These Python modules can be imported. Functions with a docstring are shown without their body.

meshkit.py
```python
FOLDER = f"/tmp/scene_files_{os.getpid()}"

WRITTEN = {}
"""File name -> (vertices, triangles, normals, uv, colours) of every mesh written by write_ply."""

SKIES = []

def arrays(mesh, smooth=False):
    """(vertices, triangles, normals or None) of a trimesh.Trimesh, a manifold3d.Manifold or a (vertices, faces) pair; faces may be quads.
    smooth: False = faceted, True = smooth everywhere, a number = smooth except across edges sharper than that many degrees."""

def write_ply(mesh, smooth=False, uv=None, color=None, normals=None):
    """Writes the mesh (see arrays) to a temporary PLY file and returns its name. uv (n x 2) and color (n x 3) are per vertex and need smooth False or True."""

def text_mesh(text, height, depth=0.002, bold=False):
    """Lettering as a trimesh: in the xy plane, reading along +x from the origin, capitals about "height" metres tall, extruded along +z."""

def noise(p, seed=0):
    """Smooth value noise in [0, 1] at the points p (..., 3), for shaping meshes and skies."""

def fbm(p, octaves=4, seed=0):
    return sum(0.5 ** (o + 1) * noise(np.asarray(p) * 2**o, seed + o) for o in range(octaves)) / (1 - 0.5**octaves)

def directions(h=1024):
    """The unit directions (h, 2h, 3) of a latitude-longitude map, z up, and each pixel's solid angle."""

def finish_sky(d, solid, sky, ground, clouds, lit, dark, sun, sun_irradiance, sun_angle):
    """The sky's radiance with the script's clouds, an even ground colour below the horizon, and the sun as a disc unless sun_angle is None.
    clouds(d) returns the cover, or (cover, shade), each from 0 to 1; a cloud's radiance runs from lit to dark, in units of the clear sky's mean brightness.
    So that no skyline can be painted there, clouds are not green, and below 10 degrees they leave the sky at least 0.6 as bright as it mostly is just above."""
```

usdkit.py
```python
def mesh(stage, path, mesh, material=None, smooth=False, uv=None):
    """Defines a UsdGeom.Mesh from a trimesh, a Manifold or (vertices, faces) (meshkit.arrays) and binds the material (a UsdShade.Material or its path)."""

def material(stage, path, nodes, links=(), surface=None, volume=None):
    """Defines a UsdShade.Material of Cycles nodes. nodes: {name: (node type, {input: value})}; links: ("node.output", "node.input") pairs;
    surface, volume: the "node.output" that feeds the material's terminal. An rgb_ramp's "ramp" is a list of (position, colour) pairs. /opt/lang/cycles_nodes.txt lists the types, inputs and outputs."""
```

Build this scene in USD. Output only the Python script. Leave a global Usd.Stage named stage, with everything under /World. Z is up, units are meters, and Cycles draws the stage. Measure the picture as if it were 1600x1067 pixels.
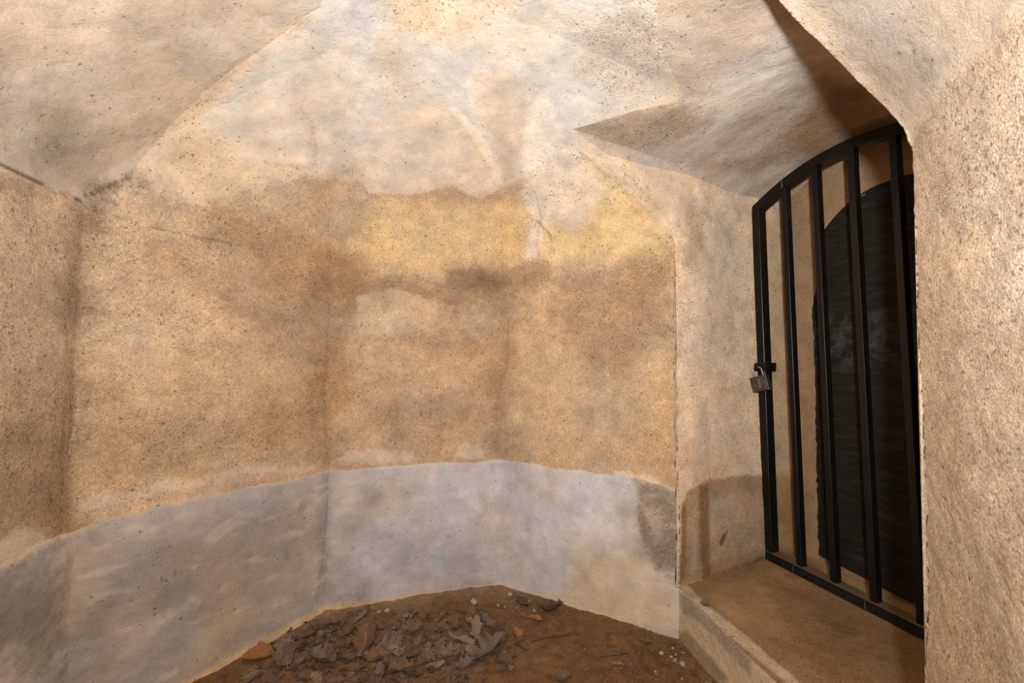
import math
import numpy as np, trimesh, manifold3d as m3, meshkit, usdkit
from pxr import Usd, UsdGeom, UsdLux, UsdShade, Gf, Sdf, Vt

stage = Usd.Stage.CreateInMemory()
UsdGeom.SetStageUpAxis(stage, 'Z')
UsdGeom.SetStageMetersPerUnit(stage, 1.0)
UsdGeom.Xform.Define(stage, '/World')

# ---------------------------------------------------------------- camera, lamp, exposure
PITCH, ROLL, FOCAL = .0311, .0061, 667.87 / 1600 * 36
cam = UsdGeom.Camera.Define(stage, '/World/camera')
cam.CreateHorizontalApertureAttr(36.0)
cam.CreateFocalLengthAttr(FOCAL)
cam.CreateClippingRangeAttr((.02, 50.0))
cam.CreateFStopAttr(6.3)
cam.CreateFocusDistanceAttr(1.8)
cam.CreateExposureAttr(0.0)
_r, _u, _f = np.array([1.0, 0, 0]), np.array([0, -math.sin(PITCH), math.cos(PITCH)]), np.array([0, math.cos(PITCH), math.sin(PITCH)])
_r, _u = _r * math.cos(ROLL) + _u * math.sin(ROLL), -_r * math.sin(ROLL) + _u * math.cos(ROLL)
_m = np.eye(4); _m[0, :3], _m[1, :3], _m[2, :3], _m[3, :3] = _r, _u, -_f, (0, 0, 1.0)
cam.AddTransformOp().Set(Gf.Matrix4d(_m.tolist()))

def lamp(name, at, aim, radius, power, colour, cone=None):
    """A photographer's flash head: a small disc that shines towards aim."""
    at, aim = np.array(at, float), np.array(aim, float)
    z = at - aim; z /= np.linalg.norm(z)
    x = np.cross([0, 0, 1.0], z); x /= np.linalg.norm(x)
    m = np.eye(4); m[0, :3], m[1, :3], m[2, :3], m[3, :3] = x, np.cross(z, x), z, at
    l = UsdLux.DiskLight.Define(stage, '/World/' + name)
    l.AddTransformOp().Set(Gf.Matrix4d(m.tolist()))
    l.CreateRadiusAttr(radius); l.CreateIntensityAttr(power / (math.pi * radius ** 2)); l.CreateColorAttr(Gf.Vec3f(*colour))
    if cone:
        s = UsdLux.ShapingAPI.Apply(l.GetPrim()); s.CreateShapingConeAngleAttr(cone); s.CreateShapingConeSoftnessAttr(1.0)
lamp('flash_lamp', (-.05, -.24, 1.10), (.08, .75, 1.85), .035, 12.0, (.955, 1.0, 1.07), 54)

# ---------------------------------------------------------------- helpers
def prim_of(x):
    return x.GetPrim() if hasattr(x, 'GetPrim') else x
def tag(o, label=None, cat=None, group=None, kind=None):
    p = prim_of(o)
    for k, v in (('label', label), ('category', cat), ('group', group), ('kind', kind)):
        if v: p.SetCustomDataByKey(k, v)
    return o
def path_for(name, parent=None):
    base = (str(prim_of(parent).GetPath()) if parent is not None else '/World') + '/' + name
    p, k = base, 0
    while stage.GetPrimAtPath(p):
        k += 1; p = f'{base}_{k:03d}'
    return p
def obj(name, mesh, mat, parent=None, smooth=30):
    return usdkit.mesh(stage, path_for(name, parent), mesh, mat, smooth=smooth)
def thing(name, loc=(0, 0, 0), rotz=0.0):
    x = UsdGeom.Xform.Define(stage, path_for(name))
    x.AddTranslateOp().Set(Gf.Vec3d(*map(float, loc))); x.AddRotateZOp().Set(float(rotz))
    return x
def raw(name, v, f, n, mat, parent=None, **primvars):
    m = UsdGeom.Mesh.Define(stage, path_for(name, parent))
    m.CreatePointsAttr(Vt.Vec3fArray.FromNumpy(v.astype(np.float32)))
    m.CreateFaceVertexCountsAttr(Vt.IntArray.FromNumpy(np.full(len(f), 3, np.int32)))
    m.CreateFaceVertexIndicesAttr(Vt.IntArray.FromNumpy(f.astype(np.int32).ravel()))
    m.CreateSubdivisionSchemeAttr('none')
    m.CreateNormalsAttr(Vt.Vec3fArray.FromNumpy(n.astype(np.float32))); m.SetNormalsInterpolation('vertex')
    for k, a in primvars.items():
        UsdGeom.PrimvarsAPI(m).CreatePrimvar(k, Sdf.ValueTypeNames.Color3fArray, 'vertex').Set(Vt.Vec3fArray.FromNumpy(a.astype(np.float32)))
    UsdShade.MaterialBindingAPI.Apply(m.GetPrim()).Bind(mat)
    return m
def alb(c, sat=.88):
    """sRGB plaster tone -> albedo, a little paler: the walls light each other and deepen their colour."""
    c = lin(c); y = (c * [.2126, .7152, .0722]).sum(-1, keepdims=True)
    return (y + (c - y) * sat) ** .95
def lin(c):
    c = np.asarray(c, float) / 255
    return np.where(c < .04045, c / 12.92, ((c + .055) / 1.055) ** 2.4)
def fbm(P, f, seed=0, octaves=3):
    return meshkit.fbm(np.asarray(P) * f, octaves, seed) * 2 - 1
def box(x0, x1, y0, y1, z0, z1, bevel=.0):
    b = trimesh.creation.box([x1 - x0, y1 - y0, z1 - z0])
    if bevel:
        c = np.array([[sx * ((x1 - x0) / 2 - (0 if k == 0 else bevel)), sy * ((y1 - y0) / 2 - (0 if k == 1 else bevel)), sz * ((z1 - z0) / 2 - (0 if k == 2 else bevel))] for k in range(3) for sx in (-1, 1) for sy in (-1, 1) for sz in (-1, 1)])
        b = trimesh.convex.convex_hull(c)
    b.apply_translation([(x0 + x1) / 2, (y0 + y1) / 2, (z0 + z1) / 2])
    return b
def tube(pts, r, sides=10):
    pts = np.asarray(pts, float)
    m = m3.Manifold.batch_boolean([m3.Manifold.hull_points(np.vstack([_ball(a, r, sides), _ball(b, r, sides)])) for a, b in zip(pts[:-1], pts[1:])], m3.OpType.Add)
    return m
def _ball(c, r, sides):
    s = trimesh.creation.uv_sphere(r, count=[max(4, sides // 2), sides])
    return np.array(s.vertices) + c

# ---------------------------------------------------------------- materials
M = {}
def mat(name, nodes, links, surface='p.BSDF'):
    M[name] = usdkit.material(stage, '/World/Looks/' + name, nodes, links, surface)
def plaster(name):
    """Old plaster. The colour of each patch comes with the mesh (paint), as do graininess and pits (surf); the grain itself is drawn here."""
    mat(name, {
        'g': ('geometry', {}), 'pt': ('attribute', {'attribute': 'paint'}), 'sf': ('attribute', {'attribute': 'surf'}), 's': ('separate_color', {}),
        'n1': ('noise_texture', {'scale': 11.0, 'detail': 6.0, 'roughness': .68}), 'r1': ('map_range', {'from_min': .3, 'from_max': .7, 'to_min': .80, 'to_max': 1.18}),
        'nc': ('noise_texture', {'scale': 4.0, 'detail': 5.0, 'roughness': .6}), 'rc': ('rgb_ramp', {'ramp': [(.35, (1.05, .99, .90)), (.65, (.97, 1.0, 1.05))]}),
        'm1': ('mix_color', {'blend_type': 'multiply', 'fac': 1.0, 'use_clamp': False}), 'm2': ('mix_color', {'blend_type': 'multiply', 'fac': 1.0, 'use_clamp': False}),
        # grain
        'n2': ('noise_texture', {'scale': 300.0, 'detail': 3.0, 'roughness': .65}), 'r2': ('map_range', {'from_min': .3, 'from_max': .7, 'to_min': .58, 'to_max': 1.36}),
        'n3': ('noise_texture', {'scale': 95.0, 'detail': 4.0, 'roughness': .7}), 'r3': ('map_range', {'from_min': .3, 'from_max': .7, 'to_min': .80, 'to_max': 1.17}),
        'k2': ('mix_float', {'a': 1.0}), 'g23': ('math', {'math_type': 'multiply'}), 'm3': ('mix_color', {'blend_type': 'multiply', 'fac': 1.0, 'use_clamp': False}),
        'gb': ('map_range', {'from_min': 0.0, 'from_max': 1.0, 'to_min': .12, 'to_max': 1.0}),
        # pits and dark specks
        'dn': ('noise_texture', {'scale': 170.0, 'detail': 2.0}), 'dm': ('vector_math', {'math_type': 'multiply_add', 'vector2': (.012, .012, .012)}), 'v1': ('voronoi_texture', {'scale': 112.0}), 'c1': ('separate_color', {}), 'v2': ('voronoi_texture', {'scale': 185.0}), 'c2': ('separate_color', {}),
        'np': ('noise_texture', {'scale': 7.0, 'detail': 3.0}), 'rp': ('map_range', {'from_min': .38, 'from_max': .68, 'to_min': .25, 'to_max': 1.4, 'clamp': True}),
        'pa': ('math', {'math_type': 'multiply'}),
        't1': ('math', {'math_type': 'multiply'}), 'q1': ('math', {'math_type': 'multiply', 'value2': .42}), 'd1': ('math', {'math_type': 'subtract'}), 'e1': ('map_range', {'from_min': 0.0, 'from_max': .06, 'to_min': 0.0, 'to_max': 1.0, 'clamp': True}),
        'k1': ('math', {'math_type': 'less_than'}), 'k1s': ('math', {'math_type': 'multiply', 'value2': .55}),
        'q2': ('math', {'math_type': 'multiply', 'value2': .45}), 'd2': ('math', {'math_type': 'subtract'}), 'e2': ('map_range', {'from_min': 0.0, 'from_max': .08, 'to_min': 0.0, 'to_max': 1.0, 'clamp': True}),
        'k2s': ('math', {'math_type': 'multiply', 'value2': .95}), 'k2t': ('math', {'math_type': 'less_than'}), 't2': ('math', {'math_type': 'multiply'}),
        'mx': ('math', {'math_type': 'maximum'}), 'mxs': ('math', {'math_type': 'multiply', 'value2': .55}), 'm4': ('mix_color', {'blend_type': 'mix', 'b': (.10, .055, .024)}),
        # relief
        'bm': ('mapping', {'scale': (1.0, 1.0, 1.9), 'rotation': (.5, .4, .2)}), 'b1': ('noise_texture', {'scale': 26.0, 'detail': 8.0, 'roughness': .62, 'distortion': 1.2}), 'b1s': ('math', {'math_type': 'multiply', 'value2': .9}),
        'b2s': ('math', {'math_type': 'multiply'}), 'h1': ('math', {'math_type': 'add'}), 'hp': ('math', {'math_type': 'multiply', 'value2': .9}), 'h2': ('math', {'math_type': 'subtract'}),
        'bp': ('bump', {'distance': .006, 'strength': .8}),
        'p': ('principled_bsdf', {'roughness': .93, 'specular_ior_level': .18, 'diffuse_roughness': .6})}, [
        ('g.position', 'n1.vector'), ('g.position', 'nc.vector'), ('g.position', 'n2.vector'), ('g.position', 'n3.vector'), ('g.position', 'dn.vector'), ('dn.color', 'dm.vector1'), ('g.position', 'dm.vector3'), ('dm.vector', 'v1.vector'), ('dm.vector', 'v2.vector'), ('g.position', 'np.vector'), ('g.position', 'bm.vector'), ('bm.vector', 'b1.vector'),
        ('sf.color', 's.color'), ('n1.fac', 'r1.value'), ('pt.color', 'm1.a'), ('r1.result', 'm1.b'), ('nc.fac', 'rc.fac'), ('m1.result', 'm2.a'), ('rc.color', 'm2.b'),
        ('n2.fac', 'r2.value'), ('n3.fac', 'r3.value'), ('r2.result', 'g23.value1'), ('r3.result', 'g23.value2'), ('s.r', 'gb.value'), ('gb.result', 'k2.fac'), ('g23.value', 'k2.b'), ('m2.result', 'm3.a'), ('k2.result', 'm3.b'),
        ('np.fac', 'rp.value'), ('s.g', 'pa.value1'), ('rp.result', 'pa.value2'),
        ('v1.color', 'c1.color'), ('pa.value', 'k1s.value1'), ('c1.r', 'k1.value1'), ('k1s.value', 'k1.value2'), ('c1.g', 'q1.value1'), ('q1.value', 'd1.value1'), ('v1.distance', 'd1.value2'), ('d1.value', 'e1.value'), ('e1.result', 't1.value1'), ('k1.value', 't1.value2'),
        ('v2.color', 'c2.color'), ('pa.value', 'k2s.value1'), ('c2.r', 'k2t.value1'), ('k2s.value', 'k2t.value2'), ('c2.g', 'q2.value1'), ('q2.value', 'd2.value1'), ('v2.distance', 'd2.value2'), ('d2.value', 'e2.value'), ('e2.result', 't2.value1'), ('k2t.value', 't2.value2'),
        ('t1.value', 'mx.value1'), ('t2.value', 'mx.value2'), ('mx.value', 'mxs.value1'), ('mxs.value', 'm4.fac'), ('m3.result', 'm4.a'), ('m4.result', 'p.base_color'),
        ('b1.fac', 'b1s.value1'), ('n2.fac', 'b2s.value1'), ('gb.result', 'b2s.value2'), ('b1s.value', 'h1.value1'), ('b2s.value', 'h1.value2'), ('mx.value', 'hp.value1'), ('h1.value', 'h2.value1'), ('hp.value', 'h2.value2'), ('h2.value', 'bp.height'), ('bp.normal', 'p.normal')])
plaster('plaster')
mat('soil', {'g': ('geometry', {}), 'pt': ('attribute', {'attribute': 'paint'}), 'n1': ('noise_texture', {'scale': 22.0, 'detail': 8.0, 'roughness': .7}), 'r1': ('map_range', {'from_min': .3, 'from_max': .7, 'to_min': .6, 'to_max': 1.35}),
    'n2': ('noise_texture', {'scale': 260.0, 'detail': 3.0, 'roughness': .7}), 'r2': ('map_range', {'from_min': .3, 'from_max': .7, 'to_min': .6, 'to_max': 1.4}), 'a': ('math', {'math_type': 'multiply'}),
    'm': ('mix_color', {'blend_type': 'multiply', 'fac': 1.0, 'use_clamp': False}), 'v': ('voronoi_texture', {'scale': 120.0}), 'c': ('separate_color', {}), 'k': ('math', {'math_type': 'less_than', 'value2': .025}), 'k2': ('math', {'math_type': 'less_than', 'value2': .3}), 'kk': ('math', {'math_type': 'multiply'}),
    'm2': ('mix_color', {'blend_type': 'mix', 'b': (.36, .27, .18)}), 'b': ('bump', {'distance': .006, 'strength': .8}), 'h': ('math', {'math_type': 'add'}), 'p': ('principled_bsdf', {'roughness': .82, 'specular_ior_level': .25})},
    [('g.position', 'n1.vector'), ('g.position', 'n2.vector'), ('g.position', 'v.vector'), ('n1.fac', 'r1.value'), ('n2.fac', 'r2.value'), ('r1.result', 'a.value1'), ('r2.result', 'a.value2'), ('pt.color', 'm.a'), ('a.value', 'm.b'), ('v.color', 'c.color'), ('c.r', 'k.value1'), ('v.distance', 'k2.value1'), ('k.value', 'kk.value1'), ('k2.value', 'kk.value2'), ('kk.value', 'm2.fac'), ('m.result', 'm2.a'), ('m2.result', 'p.base_color'), ('n1.fac', 'h.value1'), ('n2.fac', 'h.value2'), ('h.value', 'b.height'), ('b.normal', 'p.normal')])
def painted_iron(name, base, rough, chips, dust):
    mat(name, {'g': ('geometry', {}), 'n1': ('noise_texture', {'scale': 26.0, 'detail': 6.0, 'roughness': .7}), 'r1': ('rgb_ramp', {'ramp': [(.3, tuple(b * .7 for b in base)), (.6, base), (.8, tuple(b * 1.5 for b in base))]}),
        'mp': ('mapping', {'scale': (60.0, 60.0, 9.0)}), 'n2': ('noise_texture', {'scale': 1.0, 'detail': 5.0, 'roughness': .75}), 'r2': ('map_range', {'from_min': chips, 'from_max': chips + .06, 'to_min': 0.0, 'to_max': .55, 'clamp': True}), 'm1': ('mix_color', {'blend_type': 'mix', 'b': (.17, .15, .12)}),
        'nz': ('separate_xyz', {}), 'up': ('map_range', {'from_min': .5, 'from_max': .95, 'to_min': 0.0, 'to_max': dust, 'clamp': True}), 'm2': ('mix_color', {'blend_type': 'mix', 'b': (.20, .145, .085)}),
        'b': ('bump', {'distance': .0012, 'strength': .5}), 'p': ('principled_bsdf', {'roughness': rough, 'specular_ior_level': .45})},
        [('g.position', 'n1.vector'), ('n1.fac', 'r1.fac'), ('g.position', 'mp.vector'), ('mp.vector', 'n2.vector'), ('n2.fac', 'r2.value'), ('r1.color', 'm1.a'), ('r2.result', 'm1.fac'), ('g.normal', 'nz.vector'), ('nz.z', 'up.value'), ('m1.result', 'm2.a'), ('up.result', 'm2.fac'), ('m2.result', 'p.base_color'), ('n1.fac', 'b.height'), ('b.normal', 'p.normal')])
painted_iron('black_iron', (.0085, .007, .005), .36, .71, .6)
painted_iron('sill_iron', (.012, .010, .008), .5, .63, .95)
mat('door_board', {'g': ('texture_coordinate', {}), 'mp': ('mapping', {'scale': (3.0, 3.0, 16.0)}), 'n1': ('noise_texture', {'scale': 3.0, 'detail': 7.0, 'roughness': .7}), 'r1': ('rgb_ramp', {'ramp': [(.3, (.010, .007, .0045)), (.55, (.026, .021, .015)), (.78, (.060, .052, .042))]}),
    'n2': ('noise_texture', {'scale': 15.0, 'detail': 7.0, 'roughness': .65}), 'z': ('separate_xyz', {}), 'a': ('map_range', {'from_min': .93, 'from_max': 1.00, 'to_min': 0.0, 'to_max': 1.0, 'clamp': True}), 'b_': ('map_range', {'from_min': 1.22, 'from_max': 1.14, 'to_min': 0.0, 'to_max': 1.0, 'clamp': True}), 'ab': ('math', {'math_type': 'multiply'}),
    'r2': ('map_range', {'from_min': .46, 'from_max': .62, 'to_min': 0.0, 'to_max': .8, 'clamp': True}), 'f': ('math', {'math_type': 'multiply'}), 'm': ('mix_color', {'blend_type': 'mix', 'b': (.085, .08, .072)}), 'b': ('bump', {'distance': .003, 'strength': .5}), 'p': ('principled_bsdf', {'roughness': .75, 'specular_ior_level': .2})},
    [('g.object', 'mp.vector'), ('mp.vector', 'n1.vector'), ('n1.fac', 'r1.fac'), ('g.object', 'n2.vector'), ('g.object', 'z.vector'), ('z.z', 'a.value'), ('z.z', 'b_.value'), ('a.result', 'ab.value1'), ('b_.result', 'ab.value2'), ('n2.fac', 'r2.value'), ('ab.value', 'f.value1'), ('r2.result', 'f.value2'), ('f.value', 'm.fac'), ('r1.color', 'm.a'), ('m.result', 'p.base_color'), ('n1.fac', 'b.height'), ('b.normal', 'p.normal')])
def simple(name, c1, c2, rough=.8, scale=60.0, metallic=0.0, bump=.001, spec=.3):
    mat(name, {'g': ('texture_coordinate', {}), 'n': ('noise_texture', {'scale': scale, 'detail': 5.0, 'roughness': .65}), 'r': ('rgb_ramp', {'ramp': [(.3, c1), (.7, c2)]}), 'b': ('bump', {'distance': bump, 'strength': .6}), 'p': ('principled_bsdf', {'roughness': rough, 'metallic': metallic, 'specular_ior_level': spec})},
        [('g.object', 'n.vector'), ('n.fac', 'r.fac'), ('r.color', 'p.base_color'), ('n.fac', 'b.height'), ('b.normal', 'p.normal')])
simple('lock_steel', (.07, .06, .042), (.19, .165, .12), .42, 90.0, .85)
simple('lock_shackle', (.42, .40, .36), (.62, .60, .55), .3, 80.0, .9)
simple('lock_mark', (.35, .32, .26), (.5, .47, .40), .35, 80.0, .8)
simple('lock_dark', (.015, .013, .011), (.04, .03, .022), .5, 80.0)
simple('weld_steel', (.10, .09, .075), (.30, .27, .23), .4, 200.0, .6)
LEAFC = {'orange': ((.18, .075, .026), (.30, .135, .05)), 'rust': ((.095, .055, .032), (.16, .095, .055)), 'grey': ((.10, .073, .055), (.175, .13, .10)), 'purple': ((.09, .064, .053), (.15, .11, .093)), 'tan': ((.14, .10, .066), (.23, .17, .115)), 'brown': ((.085, .052, .03), (.15, .095, .056)), 'dark': ((.055, .036, .022), (.10, .064, .04))}
for k, (a, b) in LEAFC.items(): simple('leaf_' + k, tuple(1.35 * x for x in a), tuple(1.35 * x for x in b), .75, 70.0, 0, .002, .3)
simple('leaf_stem', (.28, .18, .09), (.42, .29, .16), .7)
simple('twig', (.06, .032, .018), (.14, .075, .04), .8)
simple('pebble_pale', (.36, .30, .22), (.54, .47, .38), .85)
simple('pebble_grey', (.22, .19, .15), (.36, .31, .25), .85)

# ---------------------------------------------------------------- the room's plan (metres; the floor is z = 0)
def dirv(deg):
    a = math.radians(deg)
    return np.array([math.sin(a), math.cos(a), 0.0])

CORNER = np.array([[-1.114, 1.097], [-.725, 1.702], [-.051, 1.898], [.596, 1.536], [.734, .774], [.38, .02], [-.42, -.16], [-.946, .355]])
ZS, RISE, ZL, CX, CY = 1.389, .43, .178, -.19, .92        # springing of the vault, its rise, the sill, the middle of the room
POW = [1.6, 1.9, 1.8, 1.95, 3.2, 1.8, 1.8, 1.8]          # how full each web of the vault is
SIDE = ['left', 'back_left', 'back', 'back_right', 'right', 'front_right', 'front', 'front_left']
def wall(i):
    i = (i + 7) % 8                                       # SIDE[0] runs from corner 7 to corner 0
    p, q = CORNER[i], CORNER[(i + 1) % 8]
    t = (q - p) / np.linalg.norm(q - p)
    return p, q, np.array([t[1], -t[0]])                  # the normal points into the room
WALLS = [wall(i) for i in range(8)]
APO = [float((np.array([CX, CY]) - p) @ n) for p, q, n in WALLS]
C3 = np.array([.596, 1.536, 0.0]) - .006 * dirv(156)
AX, UX = dirv(66), dirv(156)                              # the niche runs in along AX, its width along UX
DOOR, DOORX, DOORN = np.array([1.237, 1.740, 0.0]), dirv(166), dirv(76)
NICHE = np.array([(0, 1.40), (0, 1.672), (.05, 1.70), (.12, 1.735), (.20, 1.758), (.30, 1.772), (.38, 1.774), (.46, 1.766), (.54, 1.745), (.61, 1.71), (.645, 1.68), (.669, 1.648), (.677, 1.617), (.684, 1.592), (.691, 1.562), (.704, 1.519), (.726, 1.466), (.746, 1.426), (.760, 1.375), (.762, 1.25)])
"""The niche's section above its straight sides, as (across, height)."""
S_IN = -.62
def s_end(u):
    """How far in the niche ends: the plane just behind the door."""
    return ((DOOR - C3 - np.multiply.outer(u, UX)) @ DOORN + .016) / (AX @ DOORN)

def web_r(dx, dy, dz):
    """Distance from the middle of the springing plane to the vault in a direction."""
    r = np.full(np.shape(dz), np.inf)
    for (p, q, n), a, k in zip(WALLS, APO, POW):
        c = np.maximum(-(dx * n[0] + dy * n[1]), 0) / a
        r = np.minimum(r, (c ** k + (np.maximum(dz, 1e-9) / RISE) ** k) ** (-1 / k))
    return r

def in_dome(P):
    x, y, z = P[..., 0], P[..., 1], P[..., 2]
    ok = z > 0
    for p, q, n in WALLS:
        ok &= (x - p[0]) * n[0] + (y - p[1]) * n[1] > 0
    d = np.stack([x - CX, y - CY, z - ZS], -1)
    L = np.linalg.norm(d, axis=-1) + 1e-12
    up = z > ZS
    return ok & (~up | (L < web_r(d[..., 0] / L, d[..., 1] / L, d[..., 2] / L)))

def niche_coords(P):
    d = P - C3
    return d @ AX, d @ UX, P[..., 2]

def in_niche(P):
    s, u, z = niche_coords(P)
    top = np.interp(u, NICHE[1:11, 0], NICHE[1:11, 1])
    top = 1.672 + .022 * np.clip((.42 - s) / .3, 0, 1) + .03 * np.clip(-s / .45, 0, 1) + (top - 1.672) * (.14 + .86 * np.clip((s + .25) / .55, 0, 1))
    right = np.interp(z, NICHE[::-1, 1][:8], NICHE[::-1, 0][:8])
    return (s > S_IN) & (s < s_end(u)) & (u > 0) & (u < right) & (z > ZL) & (z < top)

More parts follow.
